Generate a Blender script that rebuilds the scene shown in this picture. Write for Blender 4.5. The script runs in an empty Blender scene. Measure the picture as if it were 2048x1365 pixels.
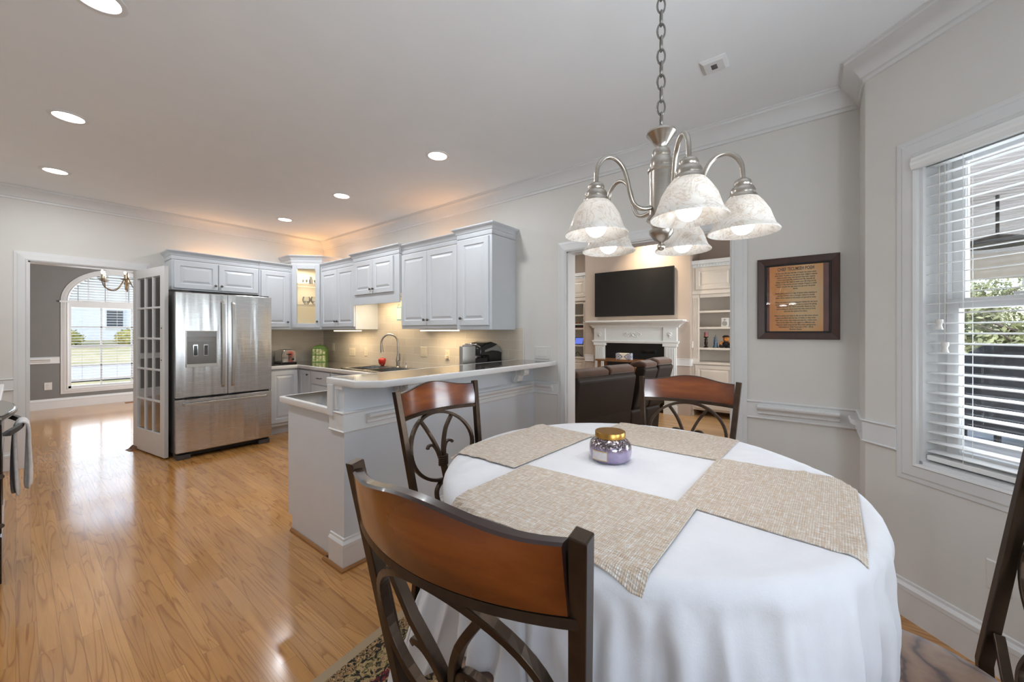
import bpy, bmesh, math, random
from mathutils import Vector, Matrix, noise
random.seed(7)
SC = bpy.context.scene
COL = SC.collection
pi = math.pi
H = 1.35                       # camera height
ZC = 2.78                      # ceiling height
XW, YF = 3.03, 6.18            # sink / living-room wall plane, refrigerator wall plane

# ------------------------------------------------------------------ camera
cam = bpy.data.cameras.new('camera'); co = bpy.data.objects.new('camera', cam); COL.objects.link(co)
cam.sensor_fit = 'HORIZONTAL'; cam.sensor_width = 36.0
cam.lens = 773.0 / 2048 * 36.0
cam.shift_y = -18.0 / 2048
cam.clip_start = 0.02; cam.clip_end = 400
co.location = (0, 0, H); co.rotation_euler = (pi / 2, 0, -0.909)
SC.camera = co

# ------------------------------------------------------------------ exposure, sky, sun, daylight through the windows, added fill lamps
SC.view_settings.view_transform = 'Standard'; SC.view_settings.look = 'None'
SC.view_settings.gamma = 1.0; SC.view_settings.use_curve_mapping = False
SC.view_settings.exposure = 0.12
SC.cycles.use_denoising = True
SC.cycles.max_bounces = 10; SC.cycles.diffuse_bounces = 5; SC.cycles.glossy_bounces = 4
SC.cycles.transparent_max_bounces = 16; SC.cycles.transmission_bounces = 6
SC.cycles.caustics_reflective = False; SC.cycles.caustics_refractive = False
SC.cycles.sample_clamp_indirect = 6.0
W = bpy.data.worlds.new('world'); SC.world = W; W.use_nodes = True
nt = W.node_tree; nt.nodes.clear()
sky = nt.nodes.new('ShaderNodeTexSky'); sky.sky_type = 'NISHITA'; sky.sun_disc = False
sky.sun_elevation = math.radians(42); sky.sun_rotation = math.radians(250)
bg = nt.nodes.new('ShaderNodeBackground'); bg.inputs['Strength'].default_value = 0.46
wo = nt.nodes.new('ShaderNodeOutputWorld')
nt.links.new(sky.outputs[0], bg.inputs[0]); nt.links.new(bg.outputs[0], wo.inputs[0])

def sun(name, rot, power, angle=2.0):
    l = bpy.data.lights.new(name, 'SUN'); l.energy = power; l.angle = math.radians(angle)
    o = bpy.data.objects.new(name, l); o.rotation_euler = rot; COL.objects.link(o); return o

def area(name, loc, direction, sx, sy, power, color=(1, 1, 1), shape='RECTANGLE', spread=None):
    l = bpy.data.lights.new(name, 'AREA'); l.shape = shape; l.size = sx; l.size_y = sy
    l.energy = power; l.color = color
    if spread: l.spread = spread
    o = bpy.data.objects.new(name, l); o.location = loc
    o.rotation_euler = Vector(direction).to_track_quat('-Z', 'Y').to_euler(); COL.objects.link(o); return o

sun('sun', Vector((.55, -.5, -.72)).to_track_quat('-Z', 'Y').to_euler(), 3.0)
DAY = (0.80, 0.90, 1.0)
area('daylight_rear_window', (0.9, -1.98, 1.40), (0, 1, 2.3), 0.9, 1.2, 78, DAY)
area('daylight_left_bay_window', (-0.55, -1.36, 1.40), (1, 1, 3.4), 0.9, 1.2, 66, DAY)
area('daylight_right_bay_window', (2.66, -1.14, 1.42), (-1, 1, 1.1), 0.95, 1.2, 44, DAY)
area('daylight_dining_window', (1.2, 10.95, 1.4), (0, -1, -0.1), 1.2, 2.0, 20, DAY)
area('dining_side_fill', (2.85, 8.4, 1.5), (-1, 0, -0.1), 1.4, 1.4, 100, (.95, .98, 1))  # added fill inside the dining room; the side wall has no window
area('living_window_fill', (5.3, -0.22, 1.6), (0.1, 1, 0.1), 2.4, 1.5, 72, (0.97, 0.98, 1.0))  # added lamp outside an invented, unseen window, brightens the living room

# ------------------------------------------------------------------ materials
def lin(h):
    if isinstance(h, str):
        h = h.lstrip('#'); c = [int(h[i:i + 2], 16) / 255 for i in (0, 2, 4)]
        return tuple(x / 12.92 if x <= 0.04045 else ((x + 0.055) / 1.055) ** 2.4 for x in c) + (1,)
    return tuple(h) + (1,) if len(h) == 3 else tuple(h)

class NT:
    def __init__(s, name):
        s.m = bpy.data.materials.new(name); s.m.use_nodes = True
        s.t = s.m.node_tree; s.t.nodes.clear()
        s.out = s.n('ShaderNodeOutputMaterial')
    def n(s, t, **kw):
        x = s.t.nodes.new(t)
        for k, v in kw.items():
            if hasattr(x, k): setattr(x, k, v)
            else: x.inputs[k].default_value = v
        return x
    def l(s, a, b): s.t.links.new(a, b)
    def coord(s, scale=(1, 1, 1), rot=(0, 0, 0), loc=(0, 0, 0), kind='Object'):
        tc = s.n('ShaderNodeTexCoord'); mp = s.n('ShaderNodeMapping')
        mp.inputs['Scale'].default_value = scale; mp.inputs['Rotation'].default_value = rot; mp.inputs['Location'].default_value = loc
        s.l(tc.outputs[kind], mp.inputs[0]); return mp.outputs[0]
    def noise(s, vec, scale, detail=4, rough=0.5, dist=0.0):
        x = s.n('ShaderNodeTexNoise'); x.inputs['Scale'].default_value = scale; x.inputs['Detail'].default_value = detail
        x.inputs['Roughness'].default_value = rough; x.inputs['Distortion'].default_value = dist
        if vec is not None: s.l(vec, x.inputs['Vector'])
        return x
    def ramp(s, fac, stops, interp='LINEAR'):
        r = s.n('ShaderNodeValToRGB'); r.color_ramp.interpolation = interp
        e = r.color_ramp.elements
        while len(e) < len(stops): e.new(0.5)
        for i, (p, c) in enumerate(stops): e[i].position = p; e[i].color = lin(c)
        s.l(fac, r.inputs[0]); return r.outputs[0]
    def mix(s, fac, a, b, blend='MIX'):
        x = s.n('ShaderNodeMix'); x.data_type = 'RGBA'; x.blend_type = blend
        for i, v in ((0, fac), (6, a), (7, b)):
            if hasattr(v, 'links') or hasattr(v, 'is_output'): s.l(v, x.inputs[i])
            elif i == 0: x.inputs[0].default_value = v
            else: x.inputs[i].default_value = lin(v)
        return x.outputs[2]
    def math(s, op, a, b=None, c=None):
        x = s.n('ShaderNodeMath'); x.operation = op
        for i, v in enumerate((a, b, c)):
            if v is None: continue
            if hasattr(v, 'is_output'): s.l(v, x.inputs[i])
            else: x.inputs[i].default_value = v
        return x.outputs[0]
    def bsdf(s, **kw):
        b = s.n('ShaderNodeBsdfPrincipled'); s.l(b.outputs[0], s.out.inputs[0])
        for k, v in kw.items():
            k = k.replace('_', ' ')
            if hasattr(v, 'is_output'): s.l(v, b.inputs[k])
            else: b.inputs[k].default_value = v
        return b
    def bump(s, b, height, strength=0.2, dist=0.01):
        x = s.n('ShaderNodeBump'); x.inputs['Strength'].default_value = strength; x.inputs['Distance'].default_value = dist
        s.l(height, x.inputs['Height']); s.l(x.outputs[0], b.inputs['Normal'])

MC = {}
def mat(name, col, rough=0.5, metal=0.0, var=0.05, vscale=6, bump=0, bscale=60, coat=0, spec=None, emit=0, stretch=(1, 1, 1), sheen=0):
    if name in MC: return MC[name]
    t = NT(name); v = t.coord(stretch)
    nz = t.noise(v, vscale, 3)
    c = lin(col); a = tuple(x * (1 - var) for x in c[:3]); b_ = tuple(min(1, x * (1 + var)) for x in c[:3])
    colr = t.ramp(nz.outputs[0], [(0.3, a), (0.7, b_)])
    b = t.bsdf(Base_Color=colr, Roughness=rough, Metallic=metal)
    if coat: b.inputs['Coat Weight'].default_value = coat; b.inputs['Coat Roughness'].default_value = 0.08
    if spec is not None: b.inputs['Specular IOR Level'].default_value = spec
    if sheen: b.inputs['Sheen Weight'].default_value = sheen
    if emit:
        t.l(colr, b.inputs['Emission Color']); b.inputs['Emission Strength'].default_value = emit
    if bump:
        t.bump(b, t.noise(v, bscale, 4).outputs[0], bump, 0.004)
    MC[name] = t.m; return t.m

def emission(name, col, strength):
    if name in MC: return MC[name]
    t = NT(name); e = t.n('ShaderNodeEmission'); e.inputs[0].default_value = lin(col); e.inputs[1].default_value = strength
    t.l(e.outputs[0], t.out.inputs[0]); MC[name] = t.m; return t.m

def glass(name, col=(1, 1, 1), rough=0.0, refl=1.0):
    """thin pane: clear with a fresnel reflection"""
    if name in MC: return MC[name]
    t = NT(name); tr = t.n('ShaderNodeBsdfTransparent'); tr.inputs[0].default_value = lin(col)
    gl = t.n('ShaderNodeBsdfGlossy'); gl.inputs['Roughness'].default_value = rough
    fr = t.n('ShaderNodeFresnel'); fr.inputs[0].default_value = 1.45
    mx = t.n('ShaderNodeMixShader'); f = t.math('MINIMUM', t.math('MULTIPLY', fr.outputs[0], refl), 0.8)
    t.l(f, mx.inputs[0]); t.l(tr.outputs[0], mx.inputs[1]); t.l(gl.outputs[0], mx.inputs[2]); t.l(mx.outputs[0], t.out.inputs[0])
    MC[name] = t.m; return t.m

def wood_floor(name, c1, c2, dark, plank=0.075, length=1.15, rough=0.13, coat=0.5):
    t = NT(name)
    v = t.coord((1, 1, 1), (0, 0, pi / 2))
    br = t.n('ShaderNodeTexBrick'); br.offset = 0.37; br.offset_frequency = 2; br.squash = 1.0
    for k, x in (('Scale', 1.0), ('Mortar Size', 0.0009), ('Mortar Smooth', 0.2), ('Bias', 0.0), ('Brick Width', length), ('Row Height', plank)):
        br.inputs[k].default_value = x
    br.inputs['Color1'].default_value = (0, 0, 0, 1); br.inputs['Color2'].default_value = (1, 1, 1, 1); br.inputs['Mortar'].default_value = (0.5, 0.5, 0.5, 1)
    t.l(v, br.inputs['Vector'])
    rnd = t.n('ShaderNodeSeparateColor'); t.l(br.outputs['Color'], rnd.inputs[0]); r = rnd.outputs[0]
    off = t.n('ShaderNodeCombineXYZ'); t.l(t.math('MULTIPLY', r, 37.0), off.inputs[2]); t.l(t.math('MULTIPLY', r, 13.0), off.inputs[0])
    add = t.n('ShaderNodeVectorMath'); add.operation = 'ADD'; t.l(v, add.inputs[0]); t.l(off.outputs[0], add.inputs[1])
    mp = t.n('ShaderNodeMapping'); mp.inputs['Scale'].default_value = (1.6, 16, 1); t.l(add.outputs[0], mp.inputs[0])
    g1 = t.noise(mp.outputs[0], 1.0, 5, 0.6, 1.2)
    mpc = t.n('ShaderNodeMapping'); mpc.inputs['Scale'].default_value = (0.8, 13, 1); t.l(add.outputs[0], mpc.inputs[0])
    cn = t.noise(mpc.outputs[0], 1.0, 1.5, 0.45, 0.6)
    fr = t.math('FRACT', t.math('MULTIPLY', cn.outputs[0], 9.0))
    mp2 = t.n('ShaderNodeMapping'); mp2.inputs['Scale'].default_value = (6, 260, 1); t.l(add.outputs[0], mp2.inputs[0])
    g2 = t.noise(mp2.outputs[0], 1.0, 2, 0.5)
    base = t.mix(r, c1, c2)
    gr = t.ramp(fr, [(0.0, (0.54, 0.43, 0.34)), (0.09, (0.70, 0.60, 0.51)), (0.30, (1, 1, 1)), (0.92, (1.03, 1.03, 1.03)), (1.0, (0.72, 0.63, 0.55))])
    base = t.mix(0.72, base, gr, 'MULTIPLY')
    g1r = t.ramp(g1.outputs[0], [(0.3, (0.82, 0.79, 0.76)), (0.65, (1.06, 1.05, 1.03))])
    base = t.mix(0.7, base, g1r, 'MULTIPLY')
    g2r = t.ramp(g2.outputs[0], [(0.35, (0.86, 0.83, 0.8)), (0.6, (1.03, 1.03, 1.03))])
    base = t.mix(0.4, base, g2r, 'MULTIPLY')
    base = t.mix(t.math('MULTIPLY', br.outputs['Fac'], 0.5), base, dark)
    rr = t.noise(v, 2.2, 3)
    rgh = t.math('MULTIPLY_ADD', rr.outputs[0], 0.10, rough - 0.04)
    b = t.bsdf(Base_Color=base, Roughness=rgh)
    b.inputs['Coat Weight'].default_value = coat; b.inputs['Coat Roughness'].default_value = 0.10
    wav = t.noise(t.coord((3, 14, 1), (0, 0, pi / 2)), 1.0, 2)
    h = t.math('MULTIPLY_ADD', br.outputs['Fac'], -0.5, t.math('MULTIPLY', wav.outputs[0], 0.5))
    t.bump(b, h, 0.10, 0.004)
    MC[name] = t.m; return t.m

def fine_wood(name, c1, c2, c3, axis='Y', rough=0.25, coat=0.4, scale=1.0):
    if name in MC: return MC[name]
    t = NT(name); s = {'X': (1.5, 14, 14), 'Y': (14, 1.5, 14), 'Z': (14, 14, 1.5)}[axis]
    v = t.coord(tuple(x * scale for x in s)); n = t.noise(v, 1.0, 6, 0.6, 0.8)
    big = t.noise(t.coord((2.5, 2.5, 5)), 1.0, 2)
    c = t.ramp(n.outputs[0], [(0.25, c1), (0.5, c2), (0.75, c3)])
    c = t.mix(0.5, c, t.ramp(big.outputs[0], [(0.3, (0.6, 0.55, 0.5)), (0.7, (1.15, 1.1, 1.05))]), 'MULTIPLY')
    b = t.bsdf(Base_Color=c, Roughness=rough); b.inputs['Coat Weight'].default_value = coat; b.inputs['Coat Roughness'].default_value = 0.12
    MC[name] = t.m; return t.m

def tile_mat(name, axes):
    t = NT(name); tc = t.n('ShaderNodeTexCoord'); sp = t.n('ShaderNodeSeparateXYZ'); cb = t.n('ShaderNodeCombineXYZ')
    t.l(tc.outputs['Object'], sp.inputs[0]); t.l(sp.outputs[axes[0]], cb.inputs[0]); t.l(sp.outputs[axes[1]], cb.inputs[1])
    br = t.n('ShaderNodeTexBrick'); br.offset = 0.5
    for k, x in (('Scale', 1.0), ('Mortar Size', 0.0022), ('Mortar Smooth', 0.3), ('Brick Width', 0.30), ('Row Height', 0.098)): br.inputs[k].default_value = x
    br.inputs['Color1'].default_value = lin('#dccfbd'); br.inputs['Color2'].default_value = lin('#d3c6b3'); br.inputs['Mortar'].default_value = lin('#e6dccd')
    t.l(cb.outputs[0], br.inputs['Vector'])
    b = t.bsdf(Base_Color=br.outputs[0], Roughness=0.22)
    h = t.math('SUBTRACT', 1.0, br.outputs['Fac']); t.bump(b, h, 0.5, 0.002)
    MC[name] = t.m; return t.m

def steel(name, col='#d0d0d0', rough=0.26, axis='Z', wav=0.6):
    """brushed stainless: fine horizontal brushing plus the slight oil-canning of thin sheet"""
    if name in MC: return MC[name]
    t = NT(name)
    f = t.noise(t.coord((6, 6, 900) if axis == 'Z' else (900, 900, 6)), 1.0, 2)
    c = t.mix(f.outputs[0], tuple(x * 0.9 for x in lin(col)[:3]), col)
    r = t.math('MULTIPLY_ADD', f.outputs[0], 0.10, rough - 0.05)
    b = t.bsdf(Base_Color=c, Roughness=r, Metallic=1.0)
    b.inputs['Anisotropic'].default_value = 0.5
    if wav:
        w = t.noise(t.coord((7, 7, 0.55)), 1.0, 2, 0.45)
        t.bump(b, w.outputs[0], wav, 0.05)
    MC[name] = t.m; return t.m

def weave_mat(name):
    t = NT(name); v = t.coord()
    w1 = t.n('ShaderNodeTexWave'); w1.bands_direction = 'X'; w1.inputs['Scale'].default_value = 62; w1.inputs['Distortion'].default_value = 0.6; w1.inputs['Detail Scale'].default_value = 3
    w2 = t.n('ShaderNodeTexWave'); w2.bands_direction = 'Y'; w2.inputs['Scale'].default_value = 72; w2.inputs['Distortion'].default_value = 0.6; w2.inputs['Detail Scale'].default_value = 3
    t.l(v, w1.inputs['Vector']); t.l(v, w2.inputs['Vector'])
    n1 = t.noise(t.coord((22, 260, 1)), 1.0, 2); n2 = t.noise(t.coord((260, 24, 1)), 1.0, 2); n3 = t.noise(t.coord((90, 90, 1)), 1.0, 2)
    a = t.ramp(n1.outputs[0], [(0.35, '#b8a087'), (0.48, '#d3c6b5'), (0.62, '#e6e4e0')])
    b2 = t.ramp(n2.outputs[0], [(0.35, '#b1a394'), (0.5, '#d8cfc4'), (0.66, '#ebe9e6')])
    sel = t.math('GREATER_THAN', t.math('MULTIPLY', w1.outputs['Fac'], w2.outputs['Fac']), 0.3)
    c = t.mix(sel, b2, a); c = t.mix(t.ramp(n3.outputs[0], [(0.42, (0, 0, 0)), (0.6, (0.5, 0.5, 0.5))]), c, '#c3a27e')
    hh = t.math('MULTIPLY', w1.outputs['Fac'], w2.outputs['Fac'])
    c = t.mix(t.ramp(hh, [(0.0, (0.5, 0.5, 0.5)), (0.3, (0, 0, 0))]), c, '#8f8375')
    b = t.bsdf(Base_Color=c, Roughness=0.6); t.bump(b, hh, 0.6, 0.002)
    MC[name] = t.m; return t.m

def rug_mat(name, half):
    """oriental rug: plain tan outer band, guard stripes, scrolling border, field of blossoms"""
    t = NT(name); tc = t.n('ShaderNodeTexCoord'); sp = t.n('ShaderNodeSeparateXYZ'); t.l(tc.outputs['Object'], sp.inputs[0])
    dx = t.math('SUBTRACT', half[0], t.math('ABSOLUTE', sp.outputs[0])); dy = t.math('SUBTRACT', half[1], t.math('ABSOLUTE', sp.outputs[1]))
    d = t.math('MINIMUM', dx, dy)
    v = t.coord()
    vo = t.n('ShaderNodeTexVoronoi'); vo.inputs['Scale'].default_value = 27; t.l(v, vo.inputs['Vector'])
    n = t.noise(v, 36, 3, 0.6, 1.4)
    flo = t.ramp(n.outputs[0], [(0.36, '#17130f'), (0.43, '#6d5a3b'), (0.5, '#a98d62'), (0.57, '#bfa477'), (0.63, '#5d1a20'), (0.7, '#8c2b2e')], 'CONSTANT')
    ros = t.ramp(vo.outputs['Distance'], [(0.0, '#c4ab7e'), (0.18, '#7e2429'), (0.3, '#1a1612'), (0.38, '#ab8f63'), (0.6, '#3a2a20')], 'CONSTANT')
    field = t.mix(t.math('GREATER_THAN', t.noise(v, 7, 2).outputs[0], 0.5), flo, ros)
    n2 = t.noise(v, 42, 3, 0.6, 2.0)
    guard = t.ramp(n2.outputs[0], [(0.4, '#1c1712'), (0.47, '#a8895c'), (0.55, '#5b2a22'), (0.6, '#c2a577')], 'CONSTANT')
    red = t.ramp(n2.outputs[0], [(0.42, '#1a1512'), (0.5, '#70202a'), (0.62, '#b8986a')], 'CONSTANT')
    c = t.mix(t.math('LESS_THAN', d, 0.235), field, red)
    c = t.mix(t.math('LESS_THAN', d, 0.20), c, t.ramp(n.outputs[0], [(0.38, '#1c1712'), (0.45, '#74653f'), (0.52, '#ab9268'), (0.64, '#84404a')], 'CONSTANT'))
    c = t.mix(t.math('LESS_THAN', d, 0.10), c, guard)
    c = t.mix(t.math('LESS_THAN', d, 0.045), c, '#ab9679')
    b = t.bsdf(Base_Color=c, Roughness=0.95); t.bump(b, t.noise(v, 500, 2).outputs[0], 0.5, 0.003)
    MC[name] = t.m; return t.m

WALL = mat('wall_paint_warm_grey', '#d9d6d1', 0.6, var=0.012, bump=0.03, bscale=220)
CEIL = mat('ceiling_paint', '#eceef0', 0.7, var=0.01, bump=0.03, bscale=180)
TRIM = mat('trim_paint_white', '#dcdcdc', 0.35, var=0.012)
CAB = mat('cabinet_paint_white', '#d3d7dc', 0.33, var=0.015)
DARKWALL = mat('wall_paint_dark_grey', '#7d7b79', 0.6, var=0.02)
TAUPE = mat('wall_paint_taupe', '#b9aba0', 0.6, var=0.015)
CREAM = mat('cabinet_paint_cream', '#d8d1c8', 0.4, var=0.015)
KNOB = mat('knob_pewter', '#6f6a66', 0.3, 1.0, var=0.1)
COUNTER = mat('counter_dark_gloss', '#514c47', 0.07, var=0.12, vscale=160, coat=0.6)
EDGE = mat('counter_edge_white', '#e8e8e8', 0.25, var=0.01)
NICKEL = mat('brushed_nickel', '#b9b2a9', 0.28, 1.0, var=0.06, vscale=30, stretch=(1, 1, 12))
CHROME = mat('chrome', '#d2d2d2', 0.08, 1.0, var=0.04)
BRONZE = mat('chair_bronze_metal', '#43352a', 0.34, 0.75, var=0.2, vscale=25)
BLACK = mat('black_gloss', '#101011', 0.15, var=0.1)
BLACKMATTE = mat('black_matte', '#17171a', 0.55, var=0.1)
PLATE = mat('switch_plate', '#d8d5d0', 0.4, var=0.01)
BEIGEPLATE = mat('outlet_plate_almond', '#e4d6be', 0.4, var=0.01)
GLASS = glass('window_glass')
GLASSD = glass('door_pane_glass', (0.93, 0.94, 0.95), refl=3.8)
# ------------------------------------------------------------------ object helpers
def wm(o):
    m = Matrix.Identity(4)
    while o is not None:
        m = (Matrix.LocRotScale(o.location, o.rotation_euler, o.scale)) @ m; o = o.parent
    return m

def tag(o, label=None, cat=None, group=None, kind=None):
    if label: o['label'] = label
    if cat: o['category'] = cat
    if group: o['group'] = group
    if kind: o['kind'] = kind
    return o

def thing(name, label, cat, loc=(0, 0, 0), rz=0.0, group=None):
    o = bpy.data.objects.new(name, None); o.empty_display_size = 0.05; COL.objects.link(o)
    o.location = loc; o.rotation_euler = (0, 0, rz); return tag(o, label, cat, group)

def clone(o, loc=None, rz=None, label=None, parent=None):
    c = o.copy(); COL.objects.link(c)
    if parent is not None: c.parent = parent
    if loc is not None: c.location = loc
    if rz is not None: c.rotation_euler = (0, 0, rz)
    if label: c['label'] = label
    for ch in list(o.children): clone(ch, parent=c)
    return c

class MB:
    """collects geometry in world coordinates, links it as ONE mesh object"""
    def __init__(s): s.b = bmesh.new(); s.slots = []; s.mi = 0
    def use(s, m):
        if m not in s.slots: s.slots.append(m)
        s.mi = s.slots.index(m); return s
    def f(s, vs):
        try: x = s.b.faces.new(vs); x.material_index = s.mi; return x
        except ValueError: return None
    def v(s, p): return s.b.verts.new(p)
    def hexa(s, p):
        v = [s.v(q) for q in p]
        for i in ((3, 2, 1, 0), (4, 5, 6, 7), (0, 1, 5, 4), (1, 2, 6, 5), (2, 3, 7, 6), (3, 0, 4, 7)): s.f([v[k] for k in i])
        return s
    def box(s, x0, x1, y0, y1, z0, z1, fn=None):
        if x0 > x1: x0, x1 = x1, x0
        if y0 > y1: y0, y1 = y1, y0
        if z0 > z1: z0, z1 = z1, z0
        p = [(x0, y0, z0), (x1, y0, z0), (x1, y1, z0), (x0, y1, z0), (x0, y0, z1), (x1, y0, z1), (x1, y1, z1), (x0, y1, z1)]
        if fn: p = [fn(*q) for q in p]
        return s.hexa(p)
    def loft(s, rings, cap=True, closed=True):
        R = [[s.v(p) for p in r] for r in rings]; n = len(R[0])
        for a, b in zip(R, R[1:]):
            for i in range(n if closed else n - 1):
                j = (i + 1) % n; s.f([a[i], a[j], b[j], b[i]])
        if cap and closed: s.f(R[0][::-1]); s.f(R[-1])
        return s
    def prism(s, poly, z0, z1, fn=None):
        fn = fn or (lambda a, b, c: (a, b, c))
        return s.loft([[fn(x, y, z0) for x, y in poly], [fn(x, y, z1) for x, y in poly]])
    def lathe(s, prof, c=(0, 0, 0), n=24, axis='Z', cap=True):
        rings = []
        for r, h in prof:
            ring = []
            for k in range(n):
                a = 2 * pi * k / n; x, y = r * math.cos(a), r * math.sin(a)
                q = {'Z': (x, y, h), 'Y': (y, h, x), 'X': (h, x, y)}[axis] if not callable(axis) else axis(x, y, h)
                ring.append((c[0] + q[0], c[1] + q[1], c[2] + q[2]))
            rings.append(ring)
        return s.loft(rings, cap)
    def ball(s, c, r, n=16, sz=1.0):
        m = max(6, n // 2); return s.lathe([(max(1e-4, r * math.sin(pi * i / m)), -r * sz * math.cos(pi * i / m)) for i in range(m + 1)], c, n)
    def tube(s, pts, r, n=10, closed=False, rect=None, ref=None, cap=True, radii=None):
        P = [Vector(p) for p in pts]; m = len(P); rings = []; up = Vector(ref) if ref else None; prev = None
        for i, p in enumerate(P):
            a = P[(i - 1) % m] if (closed or i > 0) else P[i]; b = P[(i + 1) % m] if (closed or i < m - 1) else P[i]
            t = (b - a).normalized()
            if up is not None: nn = (up - t * up.dot(t)).normalized()
            elif prev is None:
                nn = t.orthogonal().normalized()
            else: nn = (prev - t * prev.dot(t)).normalized()
            prev = nn; bb = t.cross(nn); rr = radii[i] if radii else r
            if rect:
                hn, hb = rect; rings.append([p + nn * x * hn + bb * y * hb for x, y in ((-1, -1), (1, -1), (1, 1), (-1, 1))])
            else: rings.append([p + nn * rr * math.cos(2 * pi * k / n) + bb * rr * math.sin(2 * pi * k / n) for k in range(n)])
        if closed: rings.append(rings[0]); return s.loft_closed(rings[:-1])
        return s.loft(rings, cap)
    def loft_closed(s, rings):
        R = [[s.v(p) for p in r] for r in rings]; n = len(R[0]); m = len(R)
        for i in range(m):
            a, b = R[i], R[(i + 1) % m]
            for k in range(n): s.f([a[k], a[(k + 1) % n], b[(k + 1) % n], b[k]])
        return s
    def sweep(s, path, prof, fn, closed=False):
        """moulding: 2D path with mitred corners, profile of (offset to the left of travel, height), fn maps (a, b, h) to the world"""
        P = [Vector(p) for p in path]; n = len(P); rings = []
        for i in range(n):
            d1 = (P[i] - P[i - 1]).normalized() if (closed or i > 0) else None
            d2 = (P[(i + 1) % n] - P[i]).normalized() if (closed or i < n - 1) else None
            d1 = d1 or d2; d2 = d2 or d1
            n1 = Vector((-d1.y, d1.x)); n2 = Vector((-d2.y, d2.x)); m = (n1 + n2)
            m = m / max(0.2, m.dot(n1)) if m.length > 1e-6 else n1
            rings.append([fn(P[i].x + m.x * o, P[i].y + m.y * o, h) for o, h in prof])
        return s.loft_closed(rings) if closed else s.loft(rings)
    def build(s, name, m=None, parent=None, smooth=None, bevel=0.0, seg=2):
        me = bpy.data.meshes.new(name)
        bmesh.ops.recalc_face_normals(s.b, faces=s.b.faces)
        if smooth:
            for e in s.b.edges: e.smooth = (len(e.link_faces) == 2 and e.calc_face_angle(0) < math.radians(smooth))
            for f_ in s.b.faces: f_.smooth = True
        s.b.to_mesh(me); s.b.free()
        o = bpy.data.objects.new(name, me); COL.objects.link(o)
        for x in (s.slots or [m]): me.materials.append(x)
        if parent is not None:
            o.parent = parent; me.transform(wm(parent).inverted())
        if bevel:
            bv = o.modifiers.new('bevel', 'BEVEL'); bv.width = bevel; bv.segments = seg; bv.limit_method = 'ANGLE'; bv.angle_limit = math.radians(40)
        return o

def struct(o): o['kind'] = 'structure'; return o
def top(o, label, cat, group=None): return tag(o, label, cat, group)
def pb(name, m, parent, *bx, bevel=0.0, fn=None):
    a = MB()
    for x in bx: a.box(*x, fn=fn)
    return a.build(name, m, parent, bevel=bevel)
def text(name, s, size, m, fn, parent, align='CENTER', ext=0.0004, spacing=1.0, bold=0.0):
    """lettering as mesh; fn maps (x right, y up, depth) to the world"""
    cu = bpy.data.curves.new(name, 'FONT'); cu.body = s; cu.size = size; cu.align_x = align; cu.extrude = 0; cu.resolution_u = 2; cu.space_character = spacing; cu.offset = bold
    o = bpy.data.objects.new(name, cu); COL.objects.link(o)
    bpy.context.view_layer.update()
    me = bpy.data.meshes.new_from_object(o.evaluated_get(bpy.context.evaluated_depsgraph_get()))
    bpy.data.objects.remove(o); bpy.data.curves.remove(cu)
    for v in me.vertices: v.co = fn(v.co.x, v.co.y, ext)
    o = bpy.data.objects.new(name, me); COL.objects.link(o); me.materials.clear(); me.materials.append(m)
    if parent is not None: o.parent = parent; me.transform(wm(parent).inverted())
    return o

CASING = [(0, 0), (0, 0.020), (0.012, 0.024), (0.018, 0.017), (0.062, 0.014), (0.070, 0.010), (0.090, 0.008), (0.090, 0)]
CROWN = [(0, 0), (0, -0.125), (0.010, -0.122), (0.012, -0.105), (0.022, -0.100), (0.030, -0.082), (0.052, -0.048), (0.078, -0.026), (0.086, -0.022), (0.088, -0.010), (0.098, -0.006), (0.098, 0)]
BASEP = [(0, 0), (0.016, 0), (0.016, 0.125), (0.019, 0.128), (0.019, 0.148), (0.012, 0.158), (0.007, 0.162), (0.006, 0.174), (0, 0.178)]
RAIL = [(0, -0.058), (0.014, -0.058), (0.018, -0.052), (0.012, -0.046), (0.012, 0.044), (0.016, 0.048), (0.020, 0.054), (0.014, 0.060), (0, 0.060)]
DECO = [(-0.030, 0), (-0.034, 0.040), (-0.026, 0.046), (-0.016, 0.044), (-0.006, 0.028), (0.004, 0.018), (0.014, 0.016), (0.018, 0.020), (0.024, 0.014), (0.027, 0)]
XY = lambda z: (lambda a, b, h: (a, b, z + h))

# ------------------------------------------------------------------ room shell
OY0, OY1, OH = 0.44, 1.735, 2.065      # living-room opening in the sink wall
DX0, DX1, DH = 0.075, 0.885, 2.062     # dining-room opening in the refrigerator wall
XL = -0.72                              # range wall
S0 = Vector((2.73, -0.215)); SE = Vector((-0.70711, -0.70711)); SN = Vector((-0.70711, 0.70711))
def bay(s, d, z): q = S0 + SE * s + SN * d; return (q.x, q.y, z)          # s along the wall, d into the room
BEND = S0 + SE * 1.75
BX1, BY = BEND.x, BEND.y; BX0 = 0.30
def rear(s, d, z): return (BX1 - s, BY + d, z)
LD = Vector((XL - BX0, (BX0 - XL))).normalized(); LN = Vector((0.70711, 0.70711))
def lbay(s, d, z): q = Vector((BX0, BY)) + LD * s + LN * d; return (q.x, q.y, z)

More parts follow.
